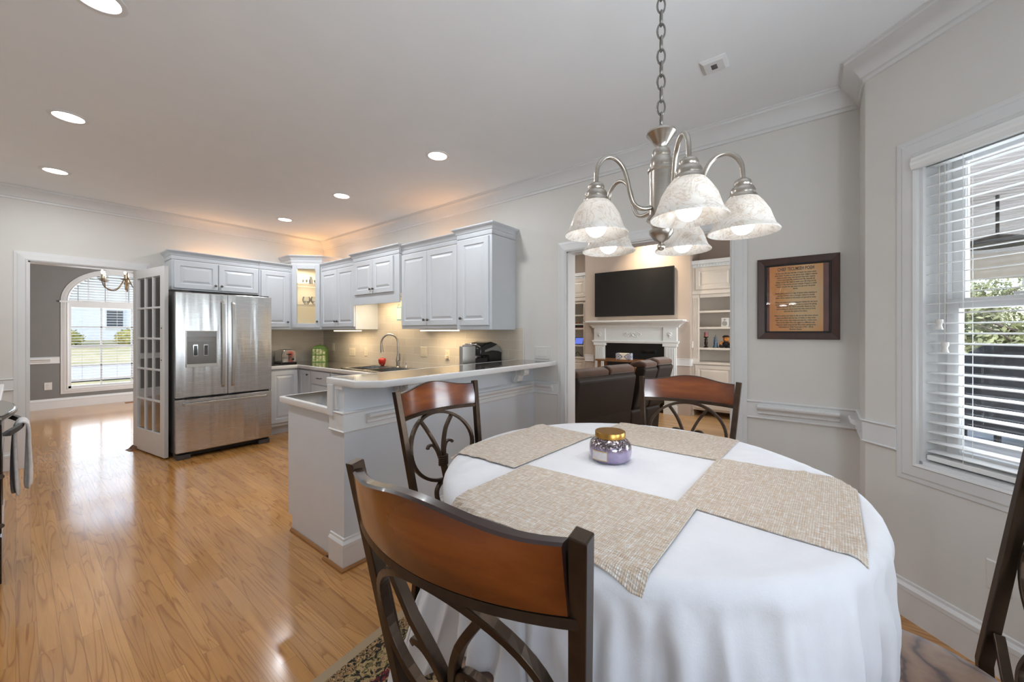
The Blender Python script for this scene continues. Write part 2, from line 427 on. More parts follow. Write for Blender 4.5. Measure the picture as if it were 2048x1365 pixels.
FLOOR = wood_floor('oak_floor', '#cd985a', '#b68248', '#5a3a20', plank=.06, length=.85, rough=.17)
FLOOR2 = wood_floor('living_floor', '#c9a67c', '#b8946a', '#5a432c', plank=0.09, rough=0.3, coat=0.15)
f = MB(); f.box(-1.9, 3.09, -2.0, 10.7, -0.08, 0.0); struct(f.build('floor', FLOOR))
f = MB(); f.box(3.09, 7.4, -.12, 5.6, -0.08, 0.0); struct(f.build('floor_living', FLOOR2))
c = MB(); c.prism([(XL - .12, -.3), (BX0 - .1, BY - .15), (BX1 + .1, BY - .15), (2.85, -.3), (3.15, -.3), (3.15, YF + .12), (XL - .12, YF + .12)], ZC, ZC + 0.1); struct(c.build('ceiling', CEIL))
c = MB(); c.box(3.15, 7.4, -.12, 5.6, 3.15, 3.25); struct(c.build('ceiling_living', CEIL))
c = MB(); c.box(-1.9, 3.2, YF + .12, 10.75, ZC, ZC + .1); struct(c.build('ceiling_dining', CEIL))

w = MB()
w.box(XW, XW + .12, -0.215, OY0, 0, 3.15).box(XW, XW + .12, OY1, YF + .12, 0, 3.15).box(XW, XW + .12, OY0, OY1, OH, 3.15)
w.use(WALL); struct(w.build('wall_right', WALL))
w = MB(); w.box(XL - .12, DX0, YF, YF + .12, 0, ZC).box(DX1, XW, YF, YF + .12, 0, ZC).box(DX0, DX1, YF, YF + .12, DH, ZC); struct(w.build('wall_back', WALL))
# dining-side face of the same partition
w = MB(); w.box(-1.9, DX0, YF + .121, YF + .135, 0, ZC).box(DX1, 3.1, YF + .121, YF + .135, 0, ZC).box(DX0, DX1, YF + .121, YF + .135, DH, ZC); struct(w.build('wall_dining_front', DARKWALL))
w = MB(); w.box(XL - .12, XL, BY + 1.02, YF, 0, ZC); struct(w.build('wall_left', WALL))
w = MB(); w.box(2.73, XW + .12, -0.335, -0.215, 0, ZC); struct(w.build('wall_return', WALL))

def hole_wall(name, fn, L, s0, s1, z0, z1, m=WALL, th=0.14, e0=0.0, e1=0.0):
    a = MB()
    a.box(-e0, s0, -th, 0, 0, ZC, fn=fn); a.box(s1, L + e1, -th, 0, 0, ZC, fn=fn); a.box(s0, s1, -th, 0, 0, z0, fn=fn); a.box(s0, s1, -th, 0, z1, ZC, fn=fn)
    return struct(a.build(name, m))
WS0, WS1, WZ0, WZ1 = 0.245, 1.125, 0.745, 2.158
hole_wall('wall_bay_right', bay, 1.75, WS0, WS1, WZ0, WZ1, e1=.05)
hole_wall('wall_rear', rear, BX1 - BX0, 0.15, 1.04, WZ0, WZ1)
hole_wall('wall_bay_left', lbay, (Vector((BX0, BY)) - Vector((XL, BY + BX0 - XL))).length, 0.28, 1.16, WZ0, WZ1, e0=.05, e1=.1)

def window(name, fn, s0, s1, z0, z1, munt=(0.5,)):
    """jamb, casing, two sashes with panes"""
    a = MB()
    a.sweep([(s0, z0), (s1, z0), (s1, z1), (s0, z1)], [(-x, h) for x, h in CASING], lambda p, q, h: fn(p, h, q), closed=True)
    casing = struct(a.build(name, TRIM))
    j = MB()
    for b in ((s0, s0 + .014, -.14, .004, z0, z1), (s1 - .014, s1, -.14, .004, z0, z1), (s0, s1, -.14, .004, z0, z0 + .014), (s0, s1, -.14, .004, z1 - .014, z1)): j.box(*b, fn=fn)
    for b in ((s0 + .014, s0 + .05, -.135, -.075, z0, z1), (s1 - .05, s1 - .014, -.135, -.075, z0, z1)): j.box(*b, fn=fn)
    j.build('jamb', TRIM, casing)
    zm = z0 + (z1 - z0) * 0.515
    for nm, za, zb, d0, d1 in (('upper_sash', zm - .02, z1 - .014, -.128, -.100), ('lower_sash', z0 + .014, zm + .025, -.098, -.068)):
        q = MB(); L, R = s0 + .05, s1 - .05
        st = .045
        q.box(L, L + st, d0, d1, za, zb, fn=fn).box(R - st, R, d0, d1, za, zb, fn=fn).box(L + st, R - st, d0, d1, zb - .045, zb, fn=fn).box(L + st, R - st, d0, d1, za, za + (.065 if nm == 'lower_sash' else .045), fn=fn)
        for mu in munt: x = L + (R - L) * mu; q.box(x - .011, x + .011, d0 + .004, d1 - .004, za + .04, zb - .04, fn=fn)
        so = q.build(nm, TRIM, casing, bevel=.003)
        dm = (d0 + d1) / 2
        MB().box(L + st, R - st, dm - .002, dm + .002, za + .04, zb - .04, fn=fn).build('pane', GLASS, so)
        if nm == 'lower_sash':
            k = MB(); k.box((L + R) / 2 - .17, (L + R) / 2 - .09, d1, d1 + .012, zb, zb + .012, fn=fn); k.build('sash_lock', TRIM, so, bevel=.003)
    return casing
window('window_1', bay, WS0, WS1, WZ0, WZ1, (0.36, 0.68))
window('window_2', rear, 0.15, 1.04, WZ0, WZ1)
window('window_3', lbay, 0.28, 1.16, WZ0, WZ1)

window('window_5', lambda s, d, z: (s, d, z), 4.0, 6.6, .7, 2.5, (.333, .667))  # unseen window, invented to let the added living room lamp in

# ---- mouldings of the kitchen / nook
cr = MB()
end_l = Vector((XL, BY + BX0 - XL))
cr.sweep([(XL, YF), (XW, YF)][::-1], CROWN, XY(ZC)); struct(cr.build('trim_1', TRIM, smooth=30))
cr = MB(); cr.sweep([(BX0 + .8, BY), (BX1, BY), (S0.x, S0.y), (XW, S0.y), (XW, YF)], CROWN, XY(ZC)); struct(cr.build('trim_2', TRIM, smooth=30))
cr = MB(); cr.sweep([(XL, YF), (XL, end_l.y), (BX0, BY), (BX0 + .8, BY)], CROWN, XY(ZC)); struct(cr.build('trim_3', TRIM, smooth=30))
# door-opening casings
ca = MB(); ca.sweep([(OY1, 0), (OY1, OH), (OY0, OH), (OY0, 0)][::-1], [(x, h) for x, h in CASING], lambda p, q, h: (XW - h, p, q)); struct(ca.build('trim_4', TRIM))
jb = MB(); jb.box(XW - .004, XW + .124, OY1 - .012, OY1 + .002, 0, OH).box(XW - .004, XW + .124, OY0 - .002, OY0 + .012, 0, OH).box(XW - .004, XW + .124, OY0, OY1, OH - .012, OH + .002); struct(jb.build('trim_5', TRIM))
ca = MB(); ca.sweep([(DX0, 0), (DX0, DH), (DX1, DH), (DX1, 0)], CASING, lambda p, q, h: (p, YF - h, q)); struct(ca.build('trim_6', TRIM))
jb = MB(); jb.box(DX0 - .002, DX0 + .012, YF - .004, YF + .139, 0, DH).box(DX1 - .012, DX1 + .002, YF - .004, YF + .139, 0, DH).box(DX0, DX1, YF - .004, YF + .139, DH - .012, DH + .002); struct(jb.build('trim_7', TRIM))
# baseboards
b_ = MB(); b_.sweep([(BX1, BY), (S0.x, S0.y), (XW, S0.y), (XW, OY0 - .09)], BASEP, XY(0)); struct(b_.build('baseboard_right', TRIM))
b_ = MB(); b_.sweep([(XW, OY1 + .09), (XW, 2.10)], BASEP, XY(0)); struct(b_.build('baseboard_sink_wall', TRIM))
b_ = MB(); b_.sweep([(DX0 - .09, YF), (XL, YF)], BASEP, XY(0)); struct(b_.build('baseboard_back', TRIM))
b_ = MB(); b_.sweep([(XL, 3.2), (XL, end_l.y), (BX0, BY), (BX1, BY)], BASEP, XY(0)); struct(b_.build('baseboard_left', TRIM))
# chair rails: flat band with a bead at each edge and a short applied moulding
ZR = 0.836
def deco(m, p0, p1, z): m.sweep([p0, p1], [(max(h, 0.0) + .010, -o) for o, h in DECO][::-1], XY(z))
r = MB(); r.sweep([(S0.x + SE.x * .155, S0.y + SE.y * .155), (S0.x, S0.y), (XW, S0.y), (XW, OY0 - .09)], RAIL, XY(ZR))
deco(r, (XW, -.125), (XW, .288), ZR); deco(r, (2.82, S0.y), (2.96, S0.y), ZR); struct(r.build('trim_8', TRIM, smooth=30))
r = MB(); r.sweep([(XW, OY1 + .09), (XW, 2.09)], RAIL, XY(ZR)); deco(r, (XW, 1.875), (XW, 2.04), ZR); struct(r.build('trim_9', TRIM, smooth=30))
r = MB(); r.sweep([(DX0 - .09, YF), (XL, YF)], RAIL, XY(ZR)); struct(r.build('trim_10', TRIM, smooth=30))

# ---- backsplash tile
t = MB(); t.box(XW - .008, XW, 2.215, 3.69, .905, 1.388).box(XW - .008, XW, 3.69, 4.67, .905, 1.80).box(XW - .008, XW, 4.67, YF - .008, .905, 1.388); struct(t.build('trim_11', tile_mat('tile_sink_wall', ('Y', 'Z'))))
t = MB(); t.box(1.99, XW - .008, YF - .008, YF, .905, 1.40); struct(t.build('trim_12', tile_mat('tile_back_wall', ('X', 'Z'))))
t = MB(); t.box(XW - .012, XW, 2.205, 2.215, 1.083, 1.395); struct(t.build('trim_13', TRIM))

# ------------------------------------------------------------------ dining room shell
DY = 10.55; AXC = 1.2
def din(s, d, z): return (s, DY - d, z)
w = MB(); RI, RZ, ZSP = 0.622, 0.535, 1.905
w.box(-1.9, AXC - RI, DY, DY + .14, 0, ZC).box(AXC + RI, 3.2, DY, DY + .14, 0, ZC).box(AXC - RI, AXC + RI, DY, DY + .14, 0, .335)
N = 28
arc = [(AXC - RI * math.cos(pi * k / N), ZSP + RZ * math.sin(pi * k / N)) for k in range(N + 1)]
for (x0, z0), (x1, z1) in zip(arc, arc[1:]):
    w.hexa([(x0, DY, z0), (x1, DY, z1), (x1, DY + .14, z1), (x0, DY + .14, z0), (x0, DY, ZC), (x1, DY, ZC), (x1, DY + .14, ZC), (x0, DY + .14, ZC)])
struct(w.build('wall_dining_back', DARKWALL))
w = MB(); w.box(-1.9, -1.78, YF + .135, DY, 0, ZC); struct(w.build('wall_dining_left', DARKWALL))
w = MB(); w.box(3.08, 3.2, YF + .135, DY, 0, ZC); struct(w.build('wall_dining_right', DARKWALL))
b_ = MB(); b_.sweep([(3.08, DY), (-1.78, DY)], BASEP, XY(0)); struct(b_.build('baseboard_dining', TRIM))
r = MB(); r.sweep([(AXC - RI - .10, DY), (-1.78, DY)], RAIL, XY(.852)); deco(r, (.37, DY), (-.1, DY), .852); struct(r.build('trim_14', TRIM, smooth=30))
r = MB(); r.sweep([(3.08, DY), (AXC + RI + .10, DY)], RAIL, XY(.852)); struct(r.build('trim_15', TRIM, smooth=30))
cr = MB(); cr.sweep([(3.08, DY), (-1.78, DY)], CROWN, XY(ZC)); struct(cr.build('trim_16', TRIM, smooth=30))
# arched window
a = MB()
path = [(AXC + RI, .335), (AXC + RI, ZSP)] + [(x, z) for x, z in arc[::-1][1:-1]] + [(AXC - RI, ZSP), (AXC - RI, .335)]
a.sweep([(p[0], p[1]) for p in path], [(-o, h) for o, h in CASING], lambda p, q, h: (p, DY - h, q), closed=True)
for sx in (-1, 1):
    x = AXC + sx * (RI + .045); a.box(x - .058, x + .058, DY - .032, DY, ZSP - .025, ZSP + .005)
win4 = struct(a.build('window_4', TRIM, smooth=25))
a = MB()
a.box(AXC - RI, AXC + RI, DY - .004, DY + .11, 1.80, 1.905).box(AXC - RI, AXC + RI, DY, DY + .11, .335, .375).box(AXC - RI, AXC - RI + .035, DY, DY + .11, .335, 1.8).box(AXC + RI - .035, AXC + RI, DY, DY + .11, .335, 1.8)
for k in range(1, 3): x = AXC - RI + 2 * RI * k / 3; a.box(x - .012, x + .012, DY + .06, DY + .09, .37, 1.80)
for k in range(1, 4): z = .37 + 1.43 * k / 4; a.box(AXC - RI, AXC + RI, DY + .06, DY + .09, z - .009, z + .009)
a.box(AXC - RI, AXC + RI, DY + .055, DY + .095, 1.06, 1.10)
for k in range(1, 5): x = AXC - RI + 2 * RI * k / 5; a.box(x - .008, x + .008, DY + .06, DY + .09, 1.9, ZSP + RZ * math.sqrt(max(0, 1 - ((x - AXC) / RI) ** 2)))
a.build('sash', TRIM, win4)
a = MB(); a.prism([(AXC - RI, .335), (AXC + RI, .335)] + arc[::-1], DY + .072, DY + .078, fn=lambda x, z, y: (x, y, z)); a.build('pane', GLASS, win4)

# ------------------------------------------------------------------ living room shell
BXF, BY0, BY1, NX = 6.62, 1.55, 3.40, 7.25   # chimney breast front and sides, niche back
w = MB(); w.box(BXF, NX, BY0, BY1, 0, 3.15); struct(w.build('wall_chimney_breast', TAUPE))
w = MB(); w.box(NX, NX + .12, -.12, 5.6, 0, 3.15); struct(w.build('wall_living_back', TAUPE))
w = MB(); w.box(3.15, NX, 5.48, 5.6, 0, 3.15); struct(w.build('wall_living_left', TAUPE))
w = MB(); w.box(3.15, 4.0, -.12, 0, 0, 3.15).box(6.6, NX, -.12, 0, 0, 3.15).box(4.0, 6.6, -.12, 0, 0, .7).box(4.0, 6.6, -.12, 0, 2.5, 3.15); struct(w.build('wall_living_right', TAUPE))
cr = MB(); cr.sweep([(NX, BY0), (BXF, BY0), (BXF, BY1), (NX, BY1)], CROWN, XY(3.15)); struct(cr.build('trim_17', TRIM, smooth=30))
r = MB(); r.sweep([(BXF, BY0), (BXF, 1.76)], RAIL, XY(.86)); r.sweep([(BXF, 3.22), (BXF, BY1)], RAIL, XY(.86)); r.sweep([(NX - .2, BY0), (BXF, BY0)], RAIL, XY(.86)); struct(r.build('trim_18', TRIM))
r = MB(); r.sweep([(3.15, 5.48), (3.15, OY1 + .09)], RAIL, XY(.86)); struct(r.build('trim_19', TRIM))
# ------------------------------------------------------------------ cabinets
def raised(name, fn, u0, u1, z0, z1, m, parent, stile=.055, th=.02, flat=False):
    """raised-panel door or drawer front; fn(u, d, z): d outwards from the face"""
    mb = MB(); st = min(stile, (u1 - u0) * .28, (z1 - z0) * .3)
    if flat: prof = [(0, 0), (0, th - .003), (.003, th), ((u1 - u0) * .1, th)][:3]
    else: prof = [(0, 0), (0, th - .004), (.004, th), (st, th), (st + .004, th - .007), (st + .012, th - .009), (st + .016, th - .009), (st + .038, th - .001)]
    rings = [[fn(u0 + i, d, z0 + i), fn(u1 - i, d, z0 + i), fn(u1 - i, d, z1 - i), fn(u0 + i, d, z1 - i)] for i, d in prof]
    mb.loft(rings); return mb.build(name, m, parent)
def knob(fn, u, z, parent, d=.02, m=None):
    mb = MB(); c = Vector(fn(u, d, z)); n = (Vector(fn(u, d + .01, z)) - c) * 100
    pts = [(0, .005), (.010, .0045), (.012, .010), (.018, .0145), (.024, .013), (.027, .006), (.0275, .001)]
    t = n.orthogonal().normalized(); b = n.cross(t)
    mb.loft([[c + n * h + (t * math.cos(2 * pi * k / 12) + b * math.sin(2 * pi * k / 12)) * r for k in range(12)] for h, r in pts])
    return mb.build('knob', m or KNOB, parent, smooth=40)
CCROWN = [(0, 0), (0, .004), (.003, .010), (.003, .045), (.010, .050), (.012, .060), (.030, .082), (.042, .090), (.046, .096), (.046, .104), (0, .104)]
def ccrown(path, z, parent, m=None, h=1.0):
    mb = MB(); mb.sweep(path, [(o, x * h) for o, x in CCROWN], XY(z)); return mb.build('crown_moulding', m or CAB, parent, smooth=30)
FF = lambda y: (lambda u, d, z: (u, y - d, z))      # faces toward -Y
FX = lambda x: (lambda u, d, z: (x - d, u, z))      # faces toward -X

def upper(name, label, fn, kind, u0, u1, face, back, z0, z1, doors, hz, crown, dz=(.03, .02), group=None, side_ret=(1, 1)):
    t = thing(name, label, 'cabinet', fn((u0 + u1) / 2, 0, z0), group=group)
    pb('body', CAB, t, (u0, u1, 0, -back, z0, z1), fn=fn)
    for (a, b, side) in doors:
        d = raised('door', fn, a, b, z0 + dz[0], z1 - dz[1], CAB, t)
        knob(fn, (b - .028) if side == 'R' else (a + .028), z0 + dz[0] + hz, d)
    if crown:
        P = [fn(u0, -back + .002, 0), fn(u0, 0, 0), fn(u1, 0, 0), fn(u1, -back + .002, 0)]
        if not side_ret[0]: P = P[1:]
        if not side_ret[1]: P = P[:-1]
        P = [(p[0], p[1]) for p in P]
        # travel so that the moulding projects outwards
        a, b = (P[1], P[2]) if side_ret[0] else (P[0], P[1])
        out = Vector(fn(0, 1, 0)) - Vector(fn(0, 0, 0)); d = Vector(b) - Vector(a)
        if (-d.y * out.x + d.x * out.y) < 0: P = P[::-1]
        ccrown(P, z1 + .001, t, h=crown)
    return t
FW = FF(5.85); 
upper('wall_cabinet', 'short two door white wall cabinet over the refrigerator', FW, 'F', 1.105, 1.995, 5.85, .33, 1.845, 2.195, [(1.125, 1.545, 'R'), (1.552, 1.985, 'L')], .055, 1.0, dz=(.018, .012), side_ret=(1, 0))
upper('wall_cabinet', 'single door white wall cabinet between the refrigerator and the glass corner cabinet', FW, 'F', 2.0, 2.40, 5.85, .33, 1.385, 2.195, [(2.02, 2.375, 'R')], .07, 1.0, dz=(.035, .012), side_ret=(0, 0))
SWF = FX(2.70)
upper('wall_cabinet', 'two door white wall cabinet between the glass corner cabinet and the sink', SWF, 'W', 4.665, 5.55, 2.70, .33, 1.385, 2.215, [(4.675, 5.105, 'R'), (5.112, 5.54, 'L')], .075, 1.0, dz=(.035, .012), side_ret=(0, 0))
t = upper('wall_cabinet', 'short two door white wall cabinet with valance above the sink', FX(2.665), 'W', 3.695, 4.66, 2.665, .365, 1.795, 2.24, [(3.79, 4.2, 'R'), (4.207, 4.61, 'L')], .055, 1.0, dz=(.02, .012), side_ret=(1, 1))
pb('valance', CAB, t, (2.665, 2.685, 3.695, 4.66, 1.69, 1.795), bevel=.002)
upper('wall_cabinet', 'wide two door white wall cabinet right of the sink', SWF, 'W', 2.775, 3.69, 2.70, .33, 1.385, 2.225, [(2.785, 3.235, 'R'), (3.242, 3.675, 'L')], .06, 1.0, dz=(.035, .012), side_ret=(0, 0))
upper('wall_cabinet', 'narrow one door white wall cabinet at the open end of the row', FX(2.675), 'W', 2.315, 2.77, 2.675, .355, 1.372, 2.25, [(2.345, 2.72, 'R')], .07, 1.0, dz=(.04, .012), side_ret=(1, 1))

# glass-fronted corner cabinet
def P3(p): return lambda s, d, z: (p[0] + (s * .70711) - d * .70711, p[1] - s * .70711 - d * .70711, z)
cc = thing('corner_cabinet', 'tall white corner wall cabinet with lit glass door', 'cabinet', (2.75, 5.9, 1.385))
poly = [(2.405, YF - .01), (2.405, 5.85), (2.695, 5.555), (XW - .01, 5.555), (XW - .01, YF - .01)]
mb = MB()
CI = mat('cabinet_inside_cream', '#efe3cc', 0.5, var=.01)
mb.prism(poly, 1.385, 1.41).prism(poly, 2.31, 2.335)
for (a, b) in ((0, 1), (2, 3), (3, 4), (4, 0)):
    p, q = Vector(poly[a]), Vector(poly[b]); n = Vector((-(q - p).y, (q - p).x)).normalized() * .016
    mb.prism([p, q, q + n, p + n], 1.41, 2.31)
mb.build('body', CAB, cc)
CD = P3((2.405, 5.85)); CL = .411
mb = MB()
mb.box(0, .03, -.018, 0, 1.41, 2.31, fn=CD).box(CL - .03, CL, -.018, 0, 1.41, 2.31, fn=CD)
mb.build('face_frame', CAB, cc)
mb = MB(); st = .062; z0, z1 = 1.412, 2.31
mb.box(.02, .02 + st, 0, .02, z0, z1, fn=CD).box(CL - .02 - st, CL - .02, 0, .02, z0, z1, fn=CD).box(.02 + st, CL - .02 - st, 0, .02, z0, z0 + st, fn=CD).box(.02 + st, CL - .02 - st, 0, .02, z1 - st, z1, fn=CD)
dr = mb.build('door', CAB, cc, bevel=.004)
MB().box(.02 + st, CL - .02 - st, .007, .011, z0 + st, z1 - st, fn=CD).build('pane', GLASS, dr)
knob(CD, CL - .05, 1.50, dr)
ip = [(2.425, YF - .03), (2.425, 5.87), (2.70, 5.595), (XW - .03, 5.595), (XW - .03, YF - .03)]
mb = MB(); q = [(2.43, 6.145), (2.43, 5.885), (2.70, 5.60), (2.995, 5.585), (2.995, 6.145)]
for (a, b) in ((3, 4), (4, 0)):
    p, r = Vector(q[a]), Vector(q[b]); n = Vector((-(r - p).y, (r - p).x)).normalized() * .004
    mb.prism([p, r, r + n, p + n], 1.412, 2.308)
mb.build('inner_back', CI, cc)
SH = glass('glass_shelf', (.97, .98, .97))
for z in (1.74, 2.045): MB().prism([(2.44, 6.13), (2.44, 5.90), (2.71, 5.625), (2.98, 5.60), (2.98, 6.13)], z, z + .007).build('glass_shelf', SH, cc)
ccrown([(2.405, 6.17), (2.405, 5.85), (2.695, 5.555), (3.02, 5.555)][::-1], 2.336, cc)
area('corner_cabinet_lamp', (2.72, 5.88, 2.29), (0, 0, -1), .16, .16, 5, (1, .85, .66))

# glassware inside the corner cabinet
GW = glass('clear_glassware', (.96, .97, .97), refl=2.0)
def goblet(x, y, z, r, h, label, group):
    t = MB(); t.lathe([(.0001, 0), (r * .7, 0), (r * .65, .004), (.005, .008), (.005, h * .3), (r * .9, h * .5), (r, h * .75), (r * .85, h), (r * .8, h), (r * .9, h * .75), (r * .8, h * .5), (.0001, h * .34)], (x, y, z), 16, cap=False)
    top(t.build('glass_goblet', GW, smooth=40), label, 'glassware', group)
lab = 'clear glass bowl on the lower glass shelf of the corner cabinet'
for i, (x, y) in enumerate(((2.60, 5.82), (2.68, 5.74))):
    b = MB(); b.lathe([(.0001, 0), (.022, 0), (.03, .01), (.055, .05), (.056, .08), (.045, .115), (.043, .115), (.053, .08), (.05, .05), (.0001, .014)], (x, y, 1.748), 20, cap=False)
    top(b.build('glass_bowl', GW, smooth=40), ('left ' if i == 0 else 'right ') + lab, 'bowl', 'glass bowls in the corner cabinet')
SV = mat('small_silver_glass', '#b9b4ae', .2, .8, var=.2)
for i, (x, y, h) in enumerate(((2.565, 5.85, .06), (2.60, 5.815, .06), (2.68, 5.735, .055), (2.71, 5.70, .05))):
    b = MB(); b.lathe([(.0001, 0), (.013, 0), (.004, .008), (.004, .02), (.013, .034), (.012, h), (.0001, h - .004)], (x, y, 2.053), 12)
    top(b.build('small_goblet', SV, smooth=40), ['far left', 'second from left', 'third from left', 'far right'][i] + ' tiny goblet on the top glass shelf of the corner cabinet', 'goblet', 'tiny goblets on the top glass shelf')
b = MB(); b.box(2.625, 2.665, 5.755, 5.80, 2.053, 2.12).box(2.632, 2.658, 5.762, 5.793, 2.12, 2.16); top(b.build('small_ornament', SV, bevel=.004), 'small dark boxy ornament among the goblets on the top glass shelf', 'ornament')
b = MB(); b.tube([(2.56, 5.84, 1.42), (2.60, 5.80, 1.427), (2.66, 5.745, 1.42)], .007, 8); b.ball((2.635, 5.77, 1.434), .014, 12, .7); top(b.build('red_trinket', mat('red_trinket_paint', '#b04a3c', .4), smooth=50), 'small red trinket lying on the floor of the corner cabinet', 'trinket')

# base cabinets on the far wall and sink wall
bc = thing('base_cabinet', 'white one door base cabinet right of the refrigerator', 'cabinet', (2.17, 5.9, 0))
pb('body', CAB, bc, (1.985, 2.395, 5.565, YF, .11, .865)); pb('toe_kick', CAB, bc, (1.985, 2.395, 5.63, YF, 0, .11))
raised('door', FF(5.565), 2.03, 2.365, .15, .835, CAB, bc)
LWF = FX(2.402)
b2 = thing('base_cabinet', 'narrow one door white base cabinet in the corner under the green canister', 'cabinet', (2.7, 5.37, 0))
pb('body', CAB, b2, (2.402, XW, 5.225, 5.56, .11, .865)); pb('toe_kick', CAB, b2, (2.47, XW, 5.225, 5.56, 0, .11))
d = raised('door', LWF, 5.25, 5.54, .15, .84, CAB, b2); knob(LWF, 5.285, .785, d)
b3 = thing('base_cabinet', 'white drawer base cabinet left of the sink', 'cabinet', (2.7, 5.0, 0))
pb('body', CAB, b3, (2.402, XW, 4.70, 5.222, .11, .865)); pb('toe_kick', CAB, b3, (2.47, XW, 4.70, 5.222, 0, .11))
for z0, z1 in ((.675, .84), (.42, .66), (.15, .405)):
    d = raised('drawer', LWF, 4.72, 5.205, z0, z1, CAB, b3, flat=True)
    zc = (z0 + z1) / 2; h = MB(); y = 4.96
    h.tube([(2.382, y - .045, zc), (2.352, y - .04, zc), (2.347, y, zc), (2.352, y + .04, zc), (2.382, y + .045, zc)], .0055, 8); h.build('handle', KNOB, d, smooth=50)
b4 = thing('base_cabinet', 'white sink base cabinet under the double sink', 'cabinet', (2.7, 4.2, 0))
pb('body', CAB, b4, (2.402, XW, 3.70, 4.698, .11, .62)); pb('face_frame', CAB, b4, (2.402, 2.43, 3.70, 4.698, .62, .865)); pb('toe_kick', CAB, b4, (2.47, XW, 3.70, 4.698, 0, .11))
for a, b, s in ((3.72, 4.195, 'R'), (4.205, 4.68, 'L')):
    d = raised('door', LWF, a, b, .15, .66, CAB, b4); knob(LWF, b - .03 if s == 'R' else a + .03, .61, d)
raised('drawer_front', LWF, 3.72, 4.68, .675, .84, CAB, b4, flat=True)
b5 = thing('base_cabinet', 'white corner base cabinet joining the sink run and the peninsula', 'cabinet', (2.7, 3.2, 0))
pb('body', CAB, b5, (2.402, XW - .002, 2.247, 3.698, .0, .865))

# countertops with bright white front edge
SX0, SX1, SY0, SY1 = 2.47, 2.90, 3.74, 4.55       # sink cut-out
ct = thing('countertop', 'dark glossy kitchen countertop with white edge running round to the peninsula', 'countertop', (2.6, 4.5, .865))
mb = MB(); ZT0, ZT1 = .867, .905
mb.box(1.985, 2.37, 5.545, YF, ZT0, ZT1).box(2.37, XW, 4.55, YF, ZT0, ZT1).box(2.37, SX0, SY0, SY1, ZT0, ZT1).box(SX1, XW, SY0, SY1, ZT0, ZT1).box(2.37, XW, 2.90, SY0, ZT0, ZT1).box(1.145, XW, 2.247, 2.90, ZT0, ZT1)
mb.build('slab', COUNTER, ct)
mb = MB(); EP = [(0, -.041), (.018, -.041), (.021, -.036), (.021, -.004), (.017, .0005), (0, .0005)]
mb.sweep([(1.985, 5.545), (2.37, 5.545), (2.37, 2.90), (1.145, 2.90), (1.145, 2.247)], [(-o, h) for o, h in EP], XY(ZT1))
mb.build('edge_band', EDGE, ct, smooth=40)

# peninsula: end panel, bar wall, raised bar top
pn = thing('peninsula', 'white peninsula with panelled bar wall facing the table', 'kitchen peninsula', (2.0, 2.4, 0))
pb('base', CAB, pn, (1.157, 2.40, 2.247, 2.86, .10, .865), (1.157, 2.40, 2.247, 2.80, 0, .10))
pb('bar_wall', CAB, pn, (1.145, XW, 2.10, 2.245, 0, 1.046))
mb = MB(); mb.sweep([(1.145, 2.247), (1.145, 2.10), (XW - .016, 2.10)], [(-o, h) for o, h in BASEP], XY(0)); mb.build('base_moulding', TRIM, pn, smooth=30)
mb = MB(); mb.sweep([(1.145, 2.247), (1.145, 2.10), (XW, 2.10)], [(-o, h) for o, h in RAIL], XY(ZR))
mb.sweep([(1.275, 2.10), (2.95, 2.10)], [(-(max(h, 0) + .010), -o) for o, h in DECO][::-1], XY(ZR)); mb.build('chair_rail', TRIM, pn, smooth=30)
pb('end_board', TRIM, pn, (1.120, 1.146, 2.19, 2.247, .866, 1.046), (1.133, 1.146, 2.165, 2.188, .90, 1.02), (1.133, 1.146, 2.105, 2.188, 1.021, 1.046), bevel=.002)
mb = MB(); OAK = mat('shoe_moulding_oak', '#9a6a3a', .35, var=.1)
mb.sweep([(1.155, 2.80), (1.155, 2.285), (1.128, 2.285), (1.128, 2.083), (XW - .02, 2.083)], [(0, 0), (-.014, 0), (-.013, .01), (-.006, .018), (0, .02)], XY(0)); mb.build('shoe_moulding', OAK, pn)
bt = thing('bar_top', 'raised dark glossy bar top with thick white edge and clipped corner', 'bar counter', (2.1, 2.05, 1.047))
BP = [(1.145, 2.245), (1.145, 1.965), (1.24, 1.868), (XW - .003, 1.868), (XW - .003, 2.245)]
MB().prism(BP, 1.047, 1.083).build('slab', COUNTER, bt)
mb = MB(); mb.sweep([BP[3], BP[2], BP[1], BP[0], (XW - .013, 2.245)], [(o, h) for o, h in [(0, -.038), (.016, -.038), (.020, -.033), (.020, -.004), (.015, .0006), (0, .0006)]], XY(1.083)); mb.build('edge_band', EDGE, bt, smooth=40)
def corbel(x):
    t = thing('corbel', '', 'bracket', (x, 2.10, .92)); 
    prof = [(0, 1.045), (.150, 1.045), (.153, 1.03), (.140, 1.02), (.146, 1.0), (.135, .978), (.108, .968), (.085, .975), (.08, .95), (.066, .92), (.042, .905), (.02, .912), (0, .908)]
    mb = MB(); mb.prism([(a, b) for a, b in prof], x - .036, x + .036, fn=lambda a, b, c: (c, 2.10 - a, b)); mb.build('bracket', TRIM, t, bevel=.004)
    for sx in (-1, 1):
        mb = MB(); xx = x + sx * .038
        sp = [(xx, 2.10 - .10 - .030 * (1 - k / 22) * math.cos(k * .62), 1.0 + .026 * (1 - k / 22) * math.sin(k * .62)) for k in range(20)]
        mb.tube(sp, .005, 6); mb.tube([(xx, 2.10 - .05, 1.03), (xx, 2.10 - .055, .97), (xx, 2.10 - .03, .925)], .006, 6); mb.build('scroll', TRIM, t, smooth=50)
    return t
k1 = corbel(1.51); tag(k1, 'carved white corbel under the bar top behind the left chair', 'bracket', 'bar corbels')
k2 = corbel(2.72); tag(k2, 'carved white corbel under the bar top nearest the doorway', 'bracket', 'bar corbels')

